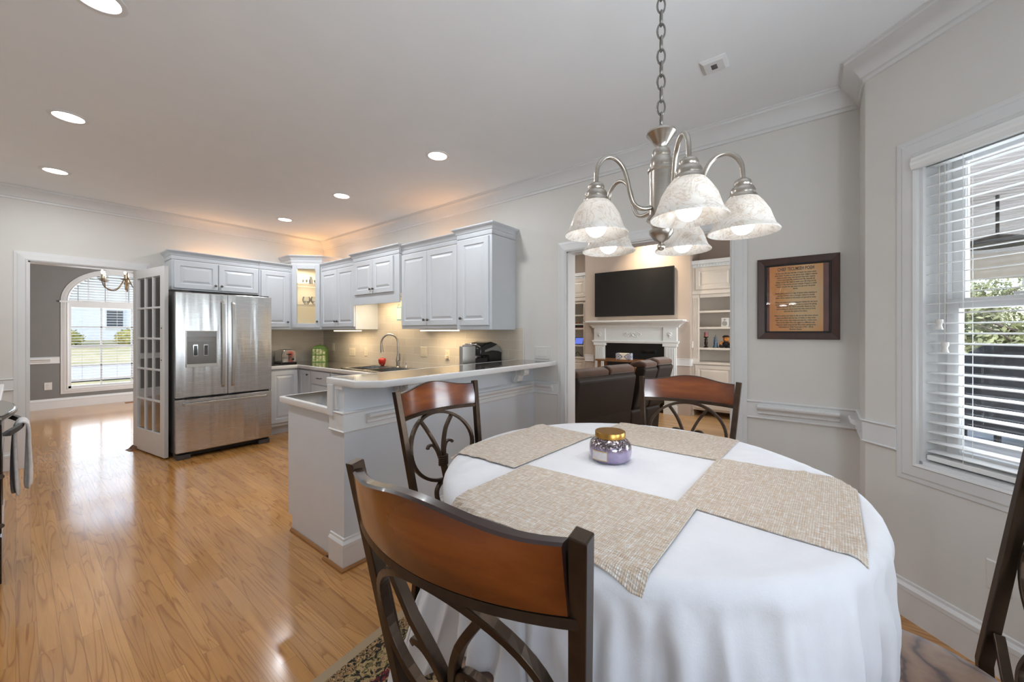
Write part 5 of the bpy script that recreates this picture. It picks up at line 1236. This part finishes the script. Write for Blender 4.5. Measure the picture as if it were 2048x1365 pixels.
# ------------------------------------------------------------------ living room
tv = thing('television', 'large black flat television on the wall above the mantel', 'television', (6.6, 2.48, 1.63))
pb('bezel', BLACKMATTE, tv, (6.565, 6.60, 1.78, 3.18, 1.627, 2.432), bevel=.004)
pb('screen', mat('tv_screen', '#1d1d1e', .28, var=.02), tv, (6.5635, 6.566, 1.79, 3.17, 1.645, 2.422))
pb('wall_mount', BLACKMATTE, tv, (6.60, 6.62, 2.2, 2.76, 1.85, 2.25))
fp = thing('fireplace_mantel', 'white carved fireplace mantel under the television', 'fireplace', (6.55, 2.46, 0))
MG = mat('mantel_paint_white', '#dfe3e4', .4, var=.01)
mb = MB(); mb.box(6.40, BXF, 1.60, 3.29, 1.525, 1.55); mb.build('shelf', MG, fp, bevel=.006)
cv = [(0, 0), (0, .0), (.03, .0), (.035, .02), (.05, .035), (.10, .075), (.155, .09), (.16, .10), (0, .10)]
mb = MB(); mb.sweep([(BXF, 3.19), (6.575, 3.19), (6.575, 1.735), (BXF, 1.735)][::-1], [(o, h) for o, h in cv[2:]] + [(0, .10), (0, 0)], XY(1.425)); mb.build('cove_moulding', MG, fp, smooth=40)
pb('frieze', MG, fp, (6.575, BXF, 1.735, 3.19, 1.155, 1.43))
pb('end_block', MG, fp, (6.555, 6.575, 1.735, 1.955, 1.17, 1.43), bevel=.004); pb('end_block', MG, fp, (6.555, 6.575, 2.97, 3.19, 1.17, 1.43), bevel=.004)
mb = MB(); mb.box(6.545, BXF, 1.715, 3.21, 1.155, 1.175).box(6.535, BXF, 1.705, 3.22, 1.175, 1.20).box(6.545, BXF, 1.73, 1.96, 1.11, 1.155).box(6.545, BXF, 2.965, 3.195, 1.11, 1.155); mb.build('frieze_moulding', MG, fp, bevel=.004)
for y in (1.75, 2.99):
    mb = MB(); mb.box(6.565, BXF, y, y + .185, 0, 1.11)
    for k in range(6): mb.box(6.555, 6.566, y + .022 + k * .025, y + .034 + k * .025, .16, 1.08)
    mb.box(6.55, BXF, y - .012, y + .197, 0, .14); mb.build('pilaster', MG, fp, bevel=.002)
def ornament(yc, zc, w, h, x):
    mb = MB()
    for s in (-1, 1):
        mb.tube([(x, yc + s * w * a, zc + h * b) for a, b in ((0, 0), (.25, .5), (.55, .35), (.8, -.1), (1, .25), (.85, .5), (.72, .3))], .008, 6)
        mb.tube([(x, yc + s * w * a, zc + h * b) for a, b in ((0, -.1), (.3, -.6), (.6, -.4), (.5, 0))], .007, 6)
        for a, b in ((.35, .1), (.7, .6), (.15, .7)): mb.ball((x, yc + s * w * a, zc + h * b), .011, 8)
    mb.ball((x, yc, zc), .018, 10); mb.ball((x, yc, zc + h * .7), .012, 8); return mb.build('carved_ornament', MG, fp, smooth=60)
ornament(2.47, 1.295, .15, .06, 6.572); ornament(1.845, 1.295, .03, .06, 6.553); ornament(3.08, 1.295, .03, .06, 6.553)
pb('firebox_surround', mat('black_marble', '#0c0c0d', .12), fp, (6.606, BXF + .001, 1.935, 2.99, 0, 1.155))
pb('firebox', mat('soot_black', '#060606', .9), fp, (6.600, 6.607, 2.05, 2.88, .05, .98))
tbx = thing('console_table', 'low wooden table seen over the sofa in front of the fireplace', 'table', (6.05, 2.62, 0))
TW = fine_wood('console_wood', '#6a452a', '#8a5e3b', '#a47850', 'Y')
pb('top', TW, tbx, (5.9, 6.25, 2.15, 2.85, .875, .905), bevel=.004)
for x in (5.93, 6.18):
    for y in (2.18, 2.78): pb('leg', TW, tbx, (x, x + .04, y, y + .04, 0, .875))
# quilted star box on it
def star_mat():
    t = NT('quilt_star'); tc_ = t.n('ShaderNodeTexCoord'); sp = t.n('ShaderNodeSeparateXYZ'); t.l(tc_.outputs['Generated'], sp.inputs[0])
    a = t.math('ABSOLUTE', t.math('SUBTRACT', sp.outputs[1], .5)); b = t.math('ABSOLUTE', t.math('SUBTRACT', sp.outputs[2], .45))
    s = t.math('ADD', a, b); d = t.math('SUBTRACT', a, b); k = t.math('FRACT', t.math('MULTIPLY', s, 5.0)); q = t.math('FRACT', t.math('MULTIPLY', d, 2.5))
    c = t.mix(t.math('GREATER_THAN', k, .5), '#e9e3d2', '#1f5f9e'); c = t.mix(t.math('GREATER_THAN', t.math('MULTIPLY', q, k), .35), c, '#123a6b'); c = t.mix(t.math('LESS_THAN', a, t.math('MULTIPLY', b, .5)), c, '#efe8d6')
    t.bsdf(Base_Color=c, Roughness=.7); return t.m
mb = MB(); mb.box(5.98, 6.06, 2.27, 2.53, .906, 1.01); top(mb.build('star_box', star_mat(), bevel=.01), 'blue and white star patterned box in front of the fireplace', 'box')

# built-in bookcases either side of the chimney breast
def bookcase(y0, y1, label, mirror=False):
    t = thing('bookcase', label, 'bookcase', (7.0, (y0 + y1) / 2, 0)); X0, X1 = 6.76, NX
    F_ = lambda u, d, z: (X0 - d, u, z)
    pb('body', CREAM, t, (X1 - .02, X1, y0, y1, 0, 2.50), (X0, X1, y0, y0 + .02, 0, 2.50), (X0, X1, y1 - .02, y1, 0, 2.50), (X0 - .02, X1 - .003, y0 + .002, y1 - .002, .10, .835), (X0 - .003, X1 - .003, y0 + .002, y1 - .002, 1.985, 2.44))
    pb('counter', CREAM, t, (X0 - .05, X1, y0, y1, .835, .865), bevel=.004)
    pb('header', CREAM, t, (X0 - .03, X0 + .018, y0 + .001, y1 - .001, 1.955, 2.01), (X0 - .002, X0 + .016, y0 + .112, y1 - .112, 1.90, 1.954), bevel=.003)
    for (a, b) in ((y0, y0 + .11), (y1 - .11, y1)):
        mb = MB(); mb.box(X0 - .002, X0 + .015, a + .003, b, .866, 1.954)
        for k in range(4): mb.box(X0 - .009, X0 - .001, a + .018 + k * .021, a + .028 + k * .021, .93, 1.90)
        mb.build('pilaster', CREAM, t, bevel=.002)
    for z in (1.098, 1.43, 1.69): pb('shelf', CREAM, t, (X0 + .02, X1 - .02, y0 + .02, y1 - .02, z - .03, z))
    ym = (y0 + y1) / 2
    brass = mat('brass_knob', '#b08d57', .3, 1.0)
    for zz0, zz1, kz in ((.13, .82, .745), (2.03, 2.38, 2.07)):
        D = .02 if zz0 < 1 else 0
        f2 = lambda u, d, z: (X0 - D - d, u, z)
        for a, b, s in ((y0 + .05, ym - .004, 1), (ym + .004, y1 - .05, -1)):
            d = raised('door', f2, a, b, zz0, zz1, CREAM, t); knob(f2, b - .03 if s == 1 else a + .03, kz, d, m=brass)
    mb = MB(); mb.box(X0 - .03, X1, y0, y1, 2.44, 2.50)
    k = y0 + .02
    while k < y1 - .02: mb.box(X0 - .018, X0, k, k + .022, 2.405, 2.43); k += .045
    mb.box(X0 - .008, X0 + .01, y0 + .003, y1 - .003, 2.388, 2.439); mb.build('dentil_moulding', MG, t)
    return t
bookcase(.35, 1.549, 'cream built-in bookcase right of the fireplace')
bookcase(3.401, 4.60, 'cream built-in bookcase left of the fireplace')
# things on the right bookcase
sp_ = thing('speaker', 'small white speaker on the shelf right of the fireplace', 'speaker', (6.93, 1.10, 1.43))
pb('cabinet', PLATE, sp_, (6.87, 6.99, 1.05, 1.15, 1.431, 1.575), bevel=.006)
for r, z in ((.036, 1.485), (.013, 1.545)):
    mb = MB(); mb.lathe([(.0001, 0), (r, 0), (r, -.003), (r * .6, -.001), (.0001, -.004)], (6.869, 1.10, z), 20, 'X'); mb.build('driver', mat('speaker_cone', '#9a9a98', .5), sp_, smooth=40)
mb = MB(); 
ch_ = thing('candle_holder', 'dark figure candle holder with a rose candle on the bookcase shelf', 'candle holder', (6.90, 1.375, 1.10))
mb.lathe([(.0001, 0), (.034, 0), (.034, .01), (.016, .02), (.022, .05), (.028, .075), (.018, .10), (.024, .125), (.012, .15), (.036, .165), (.036, .175), (.0001, .175)], (6.90, 1.375, 1.10), 14); mb.build('stem', mat('dark_bronze_figure', '#2a1f19', .4, .5, var=.3, vscale=60), ch_, smooth=40)
mb = MB(); mb.lathe([(.0001, .175), (.030, .175), (.030, .245), (.0001, .243)], (6.90, 1.375, 1.10), 14); mb.build('candle', mat('rose_candle', '#9a5f5c', .5, var=.2, vscale=40), ch_)
st_ = thing('statuette', 'blue grey statuette with a pointed top on the bookcase shelf', 'statuette', (6.90, 1.235, 1.10))
SB = mat('statuette_blue', '#4e6478', .35, .3, var=.4, vscale=60)
mb = MB(); mb.lathe([(.0001, 0), (.042, 0), (.040, .015), (.030, .03), (.028, .07), (.022, .10), (.024, .115), (.014, .13), (.015, .145), (.010, .165), (.004, .20), (.0001, .21)], (6.90, 1.235, 1.10), 12); mb.build('figure', SB, st_, smooth=50)
mb = MB(); mb.tube([(6.88, 1.26, 1.115), (6.875, 1.255, 1.22), (6.875, 1.252, 1.275)], .004, 6); mb.tube([(6.885, 1.215, 1.19), (6.87, 1.235, 1.18), (6.868, 1.255, 1.20)], .008, 6); mb.build('staff_arm', SB, st_)
tdx, tdy, tdz = 6.90, 1.085, 1.10
td = thing('teddy_bear', 'small tan teddy bear in a black outfit and cap on the bookcase shelf', 'toy', (tdx, tdy, tdz))
TAN = mat('teddy_tan', '#b9783c', .95, var=.15, vscale=80, bump=.5, bscale=300); BLK = mat('teddy_black', '#16151a', .9)
mb = MB(); mb.ball((tdx, tdy, tdz + .055), .052, 16, 1.1); mb.build('body', BLK, td, smooth=70)
mb = MB(); mb.ball((tdx - .005, tdy, tdz + .135), .046, 16, .95); mb.ball((tdx - .045, tdy, tdz + .125), .018, 10); mb.build('head', TAN, td, smooth=70)
for s in (-1, 1):
    mb = MB(); mb.ball((tdx, tdy + s * .04, tdz + .172), .015, 10); mb.build('ear', TAN, td, smooth=70)
    mb = MB(); mb.tube([(tdx - .01, tdy + s * .045, tdz + .09), (tdx - .03, tdy + s * .075, tdz + .07), (tdx - .04, tdy + s * .08, tdz + .055)], .017, 8); mb.build('arm', TAN, td, smooth=70)
    mb = MB(); mb.tube([(tdx - .02, tdy + s * .035, tdz + .024), (tdx - .07, tdy + s * .065, tdz + .023), (tdx - .085, tdy + s * .07, tdz + .03)], .022, 8); mb.build('leg', BLK, td, smooth=70)
    mb = MB(); mb.ball((tdx - .046, tdy + s * .016, tdz + .147), .005, 8); mb.build('eye', BLK, td)
mb = MB(); mb.lathe([(.0001, .174), (.042, .168), (.05, .178), (.034, .195), (.0001, .198)], (tdx, tdy, tdz), 16); mb.build('cap', BLK, td, smooth=50)
# things on the left bookcase
cf = thing('photo_frame', 'small digital photo frame with a blue screen on the left bookcase', 'photo frame', (6.84, 3.60, 1.10))
mb = MB(); mb.hexa([(6.80, 3.54, 1.101), (6.825, 3.54, 1.101), (6.825, 3.735, 1.101), (6.80, 3.735, 1.101), (6.845, 3.54, 1.245), (6.87, 3.54, 1.245), (6.87, 3.735, 1.245), (6.845, 3.735, 1.245)]); mb.build('bezel', BLACKMATTE, cf)
mb = MB(); mb.hexa([(6.8015, 3.555, 1.115), (6.803, 3.555, 1.115), (6.803, 3.72, 1.115), (6.8015, 3.72, 1.115), (6.838, 3.555, 1.233), (6.84, 3.555, 1.233), (6.84, 3.72, 1.233), (6.838, 3.72, 1.233)]); mb.build('screen', emission('tablet_screen', '#6f83e8', .9), cf)
ms = thing('model_boat', 'red and black model boat with orange dots on the left bookcase shelf', 'model boat', (6.9, 3.62, 1.43))
pb('stand', mat('boat_red', '#5d1f1b', .4), ms, (6.86, 6.94, 3.46, 3.80, 1.431, 1.447)); pb('hull', BLACKMATTE, ms, (6.865, 6.935, 3.47, 3.79, 1.447, 1.49), bevel=.005); pb('deck', PLATE, ms, (6.87, 6.93, 3.48, 3.78, 1.49, 1.515))
for k in range(4): mb = MB(); mb.ball((6.90, 3.53 + .07 * k, 1.53), .016, 10); mb.build('float', mat('boat_orange', '#c8692e', .5), ms)
bp = plate('outlet', 'small brass switch plate at the back of the left bookcase', lambda u, d, z: (NX - .021 - d, u, z), 3.62, 1.74, .07, .05, mat('plate_brass', '#c9b078', .3, .8), 'rocker', 'light switch', 1)
rt = thing('router', 'black device with cables on the counter of the left bookcase', 'router', (6.95, 3.55, .865)); pb('box', BLACKMATTE, rt, (6.92, 6.98, 3.50, 3.60, .866, 1.0), bevel=.005)
mb = MB(); mb.tube(smooth_path([Vector(q) for q in ((6.92, 3.55, .88), (6.86, 3.60, .872), (6.88, 3.70, .95), (6.92, 3.78, .90), (6.86, 3.82, .872), (6.85, 3.72, .872))]), .005, 6); mb.build('cable', BLACKMATTE, rt)
sw = thing('wall_switch', 'white control box on the side of the chimney breast', 'light switch', (6.70, BY0 - .02, 1.14)); pb('cover', PLATE, sw, (6.69, 6.735, BY0 - .024, BY0 - .001, 1.09, 1.20), bevel=.004)

# reclining sofa seen from behind
sa_ = math.radians(-14); so_ = Vector((3.42, 1.93))
U_ = Vector((math.cos(sa_), math.sin(sa_))); V_ = Vector((-U_.y, U_.x))          # U along the back, V toward its front
SF = lambda a, b, c: (so_.x + U_.x * a + V_.x * b, so_.y + U_.y * a + V_.y * b, c)
LEA = mat('sofa_leather', '#231912', .6, var=.12, vscale=5, bump=.12, bscale=90, spec=.3); SUE = mat('sofa_suede_top', '#4a3020', .9, var=.15, vscale=10, sheen=.3)
sf = thing('recliner_sofa', 'dark brown leather reclining sofa seen from behind through the doorway', 'sofa', (*SF(.9, .5, 0)[:2], 0))
def slab(name, a0, a1, pts, m, bevel=.03, shear=0.0):
    mb = MB(); mb.prism(pts, a0, a1, fn=lambda b, z, a: SF(a + shear * (z - .3), b, z)); return mb.build(name, m, sf, bevel=bevel, seg=3)
bk = [(.16, .06), (-.02, .10), (-.05, .45), (-.12, .86), (-.08, .90), (.04, .88), (.16, .5)]
slab('back_panel', .0, .98, bk, LEA); 
slab('back_panel', 1.02, 1.30, [(.16, .06), (.0, .10), (-.02, .42), (.0, .44), (.16, .5)], LEA); slab('back_panel', 1.33, 1.62, [(.16, .06), (.0, .10), (-.02, .42), (.0, .44), (.16, .5)], LEA)
slab('upper_back_panel', 1.0, 1.28, [(.0, .43), (-.05, .46), (-.13, .91), (-.09, .95), (.02, .93), (.10, .5)], LEA, shear=.22); slab('upper_back_panel', 1.30, 1.62, [(.0, .43), (-.05, .46), (-.13, .93), (-.09, .96), (.02, .94), (.10, .5)], LEA, shear=.22)
slab('seat', .0, 1.66, [(.16, .08), (.16, .46), (.85, .48), (.92, .42), (.92, .08)], LEA)
slab('arm', 1.60, 1.80, [(.10, .06), (.06, .5), (.12, .62), (.85, .60), (.92, .5), (.92, .06)], LEA, .05)
slab('top_cushion', .0, .52, [(-.09, .88), (-.10, .945), (-.02, .975), (.12, .95), (.14, .88)], SUE, .03); slab('top_cushion', .53, .97, [(-.09, .885), (-.10, .955), (-.02, .985), (.12, .955), (.14, .885)], SUE, .03)
slab('top_cushion', 1.0, 1.26, [(-.12, .93), (-.12, .985), (-.02, 1.01), (.10, .98), (.12, .93)], SUE, .03, .22); slab('top_cushion', 1.27, 1.60, [(-.12, .945), (-.12, 1.005), (-.02, 1.035), (.10, 1.0), (.12, .945)], SUE, .03, .22)
for a in (.1, 1.5):
    for b in (.08, .8): slab('foot', a, a + .06, [(b, .0), (b, .09), (b + .06, .09), (b + .06, .0)], BLACKMATTE, .004)
# lamp washing the wall above the television, its ceiling light, two added fill lights
area('living_wall_washer', (6.15, 2.15, 3.10), (.55, 0, -1), .12, .12, 9, (1, .80, .55), 'DISK', 1.6)
for i, (x, y) in enumerate(((6.15, 2.15), (5.7, 4.1), (4.6, 1.0))):
    t = thing('recessed_light', ['recessed light above the television', 'added unseen recessed light over the far side of the living room', 'added unseen recessed light over the near side of the living room'][i], 'ceiling light', (x, y, 3.15), group='living room recessed lights')
    mb = MB(); mb.lathe([(.0001, -.001), (.07, -.001), (.074, -.006), (.094, -.005), (.096, -.001)], (x, y, 3.15), 32, cap=False); mb.build('trim_ring', TRIM, t, smooth=40)
    mb = MB(); mb.lathe([(.0001, -.003), (.066, -.003)], (x, y, 3.15), 24, cap=False); mb.build('lens', emission('downlight_lens', (1, .98, .95), 9), t)
    if i: area('living_fill_lamp', (x, y, 3.13), (0, 0, -1), .13, .13, 16, (1, .93, .84), 'DISK')  # added lamps for the two unseen fixtures, to brighten bookcase and room

# ------------------------------------------------------------------ outside
def ground_mat():
    t = NT('lawn'); v = t.coord(); n = t.noise(v, .8, 5, .7); n2 = t.noise(v, 30, 3); c = t.ramp(n.outputs[0], [(.35, '#8b8a55'), (.5, '#b7a678'), (.65, '#c9b78c')]); c = t.mix(.3, c, t.ramp(n2.outputs[0], [(.3, '#6d7444'), (.7, '#d9caa2')]))
    t.bsdf(Base_Color=c, Roughness=.9); return t.m
mb = MB(); mb.box(-60, 60, -60, 70, -.65, -.45); MC_LAWN = ground_mat(); g_ = mb.build('ground', MC_LAWN); struct(g_)
mb = MB(); mb.prism([(11.2, -.46), (34, .85), (45, .9), (45, -.6), (11.2, -.6)], -45, 50, fn=lambda a, b, c: (c, a, b)); struct(mb.build('ground_front_lawn', MC_LAWN))
mb = MB(); mb.hexa([(-40, 17, -.10), (45, 17, -.10), (45, 21, .13), (-40, 21, .13), (-40, 17, -.09), (45, 17, -.09), (45, 21, .14), (-40, 21, .14)]); struct(mb.build('ground_road', mat('asphalt_pale', '#b9b6b2', .9)))
# porch outside the bay window
PC = mat('porch_paint', '#ece6e0', .6)
mb = MB(); mb.box(3.2, 9.8, -5.2, -.3, -.2, -.04).box(2.3, 3.2, -5.2, -1.2, -.2, -.04); struct(mb.build('porch_floor', mat('porch_boards', '#dedad5', .6)))
mb = MB(); mb.box(3.16, 10, -5.4, -.3, 2.62, 2.72).box(2.75, 3.16, -5.4, -.55, 2.62, 2.72).box(1.9, 2.75, -5.4, -1.62, 2.62, 2.72)
for k in range(60): mb.box(3.2 + k * .11, 3.206 + k * .11, -5.4, -.3, 2.612, 2.62)
struct(mb.build('porch_ceiling', mat('porch_beadboard', '#f2f1f6', .6)))
mb = MB(); mb.box(9.6, 9.9, -5.4, -.3, 2.22, 2.62).box(2.0, 9.9, -5.4, -5.15, 2.22, 2.62); struct(mb.build('porch_beam', PC))
for i, (x, y) in enumerate(((9.75, -.6), (9.75, -2.75), (9.75, -4.6))):
    mb = MB(); mb.box(x - .09, x + .09, y - .09, y + .09, -.04, 2.22).box(x - .12, x + .12, y - .12, y + .12, -.04, .12).box(x - .12, x + .12, y - .12, y + .12, 2.08, 2.22)
    struct(mb.build('porch_column', PC, bevel=.006))
pr = MB()
pr.box(9.72, 9.78, -5.2, -.3, .78, .84).box(9.72, 9.78, -5.2, -.3, .08, .13)
for k in range(39): pr.box(9.735, 9.765, -5.15 + k * .125, -5.125 + k * .125, .13, .78)
struct(pr.build('porch_railing', PC))
pl_ = thing('porch_lamp', 'dark dish lamp hanging under the porch ceiling outside the window', 'ceiling light', (5.6, -1.35, 2.3))
mb = MB(); mb.lathe([(.0001, .09), (.05, .088), (.18, .05), (.24, .0), (.235, -.006), (.0001, .03)], (5.6, -1.35, 2.16), 28); mb.build('shade', mat('porch_lamp_metal', '#3c3a38', .4, .5), pl_, smooth=40)
mb = MB(); mb.lathe([(.012, .08), (.012, .46)], (5.6, -1.35, 2.16), 10); mb.build('stem', BLACKMATTE, pl_)
gr = thing('covered_grill', 'barbecue under a black fabric cover on the porch', 'barbecue grill', (7.75, -2.1, 0))
COVER = mat('grill_cover', '#26272d', .75, var=.2, vscale=20, bump=.4, bscale=18)
gc = Vector((7.75, -2.1)); gu = Vector((.5, -.866)); gv = Vector((.866, .5))
G2 = lambda a, b, c: (gc.x + gu.x * a + gv.x * b, gc.y + gu.y * a + gv.y * b, c)
mb = MB(); rings = []
for z, w_, d_ in ((.12, .66, .30), (.5, .67, .31), (.84, .67, .31), (.95, .64, .30), (1.08, .48, .27), (1.17, .36, .20), (1.20, .25, .12)):
    rings.append([G2(w_ * math.copysign(abs(math.cos(a)) ** .5, math.cos(a)) + .012 * math.sin(7 * a), d_ * math.copysign(abs(math.sin(a)) ** .5, math.sin(a)), z) for a in [2 * pi * (k + .5) / 40 for k in range(40)]])
mb.loft(rings); mb.build('cover', COVER, gr, smooth=60)
for a in (-.5, .5):
    for b in (-.2, .2): mb = MB(); mb.tube([G2(a, b, -.04), G2(a, b, .14)], .03, 10); mb.build('leg', BLACKMATTE, gr)
# trees and shrubs
LEAF = [mat('foliage_dark', '#56623f', .9, var=.5, vscale=3, bump=1, bscale=9), mat('foliage_olive', '#8d9068', .9, var=.45, vscale=3, bump=1, bscale=9), mat('foliage_dry', '#a8937a', .9, var=.4, vscale=3, bump=1, bscale=9), mat('foliage_gold', '#a8a052', .9, var=.4, vscale=6, bump=1, bscale=12)]
BARK = mat('bark', '#6d6258', .9, var=.3, vscale=8)
def crown(mb, c, r, sz, seed, n=3, amp=.35, fr_=1.6):
    b2 = bmesh.new(); bmesh.ops.create_icosphere(b2, subdivisions=n, radius=1)
    mp = {}
    for v in b2.verts:
        d = v.co.normalized(); k = 1 + amp * noise.noise(d * fr_ + Vector((seed, 0, 0))) + amp * .6 * noise.noise(d * fr_ * 3 + Vector((0, seed, 0)))
        mp[v] = mb.v((c[0] + d.x * r * k, c[1] + d.y * r * k, c[2] + d.z * r * sz * k))
    for f_ in b2.faces: mb.f([mp[v] for v in f_.verts])
    b2.free()
def leaves(mb, c, r, sz, n, size, rnd):
    for k in range(n):
        while True:
            d = Vector((rnd.uniform(-1, 1), rnd.uniform(-1, 1), rnd.uniform(-1, 1)))
            if .25 < d.length < 1: break
        p = Vector((c[0] + d.x * r, c[1] + d.y * r, c[2] + d.z * r * sz)); a = Vector((rnd.uniform(-1, 1), rnd.uniform(-1, 1), rnd.uniform(-1, 1))).normalized(); b = a.orthogonal().normalized(); s_ = size * rnd.uniform(.5, 1.2)
        mb.f([mb.v(p + a * s_), mb.v(p + b * s_ * .5), mb.v(p - a * s_), mb.v(p - b * s_ * .5)])
def tree(x, y, h, r, m, seed, label):
    t = thing('tree', label, 'tree', (x, y, -.45), group='trees behind the house'); rnd = random.Random(seed)
    mb = MB(); mb.tube([(x, y, -.5), (x + .1, y, h * .35), (x, y + .1, h * .8)], .15, 8, radii=[.14, .09, .03])
    for k in range(9): a = rnd.random() * 6.28; z0 = h * (.25 + .055 * k); mb.tube([(x, y, z0), (x + math.cos(a) * r * .35, y + math.sin(a) * r * .35, z0 + .12 * h), (x + math.cos(a) * r * .8, y + math.sin(a) * r * .8, z0 + .26 * h)], .04, 5, radii=[.045, .03, .01])
    mb.build('trunk', BARK, t)
    mb = MB()
    for k in range(10): a = rnd.random() * 6.28; q = rnd.random() * r * .75; leaves(mb, (x + q * math.cos(a), y + q * math.sin(a), h * (.35 + .6 * rnd.random())), r * (.35 + .25 * rnd.random()), .9, 260 if m != 2 else 120, .11, rnd)
    mb.build('foliage', LEAF[m], t)
for i, (x, y, h, r, m) in enumerate(((20, -3.2, 3.0, 1.5, 1), (25, -9.0, 4.0, 2.0, 2), (18, -7.0, 2.6, 1.4, 0), (27, -3.6, 4.2, 2.0, 2), (22, -14.5, 4.0, 2.0, 1), (33, -14, 5.0, 2.4, 2), (15, -4.0, 1.9, 1.1, 1), (17, -11, 2.8, 1.5, 0), (34, -7.5, 5.0, 2.4, 1))):
    tree(x, y, h, r, m, i * 3 + 1, ['olive green', 'bare brownish', 'dark green', 'bare brownish', 'olive green', 'bare brownish', 'low olive green', 'dark green', 'olive green'][i] + ' tree seen through the window beside the table')
def shrub(x, y, z, r, m, seed, label, sz=.7):
    mb = MB(); rnd = random.Random(seed)
    crown(mb, (x, y, z), r * .8, sz, seed, 3, .3, 3); leaves(mb, (x, y, z), r, sz, 900, r * .08, rnd)
    top(mb.build('shrub', LEAF[m]), label, 'shrub', 'shrubs seen through the dining window')
for i, (x, y, r, m) in enumerate(((1.5, 30.5, 1.0, 3), (4.2, 30.8, 1.1, 3), (-1.2, 31, 1.0, 0), (6.9, 30.4, 1.0, 3), (.9, 11.7, .36, 0), (2.2, 11.6, .36, 1), (-3.9, 31, 1.0, 0))):
    shrub(x, y, -.2 if i in (4, 5) else 1.0, r * (1 if i in (4, 5) else .8), m, i + 2.5, ['golden', 'golden', 'dark green', 'golden', 'low dark green', 'low olive', 'dark green'][i] + ' shrub seen through the dining room window')
hs = thing('house', 'white house across the street seen through the dining room window', 'house', (1, 38, -.45))
HW = mat('house_siding', '#e9e8e6', .7, var=.03); 
mb = MB(); mb.box(-14, 16, 34, 42, -.0, 6.0); mb.build('wall', HW, hs)
mb = MB(); mb.prism([(33.4, 5.9), (42.6, 5.9), (38, 9.2)], -14.5, 16.5, fn=lambda a, b, c: (c, a, b)); mb.build('roof', mat('roof_shingle', '#8e8b88', .9, var=.15), hs)
for x in (-6.5, -3.4, .1, 3.4, 6.6):
    mb = MB(); mb.box(x - .08, x + .78, 33.93, 34.0, 1.55, 2.75); fm = mb.build('window', HW, hs); mb = MB(); mb.box(x, x + .7, 33.90, 33.94, 1.62, 2.68); mb.build('pane', mat('far_pane', '#4c5258', .1), fm)
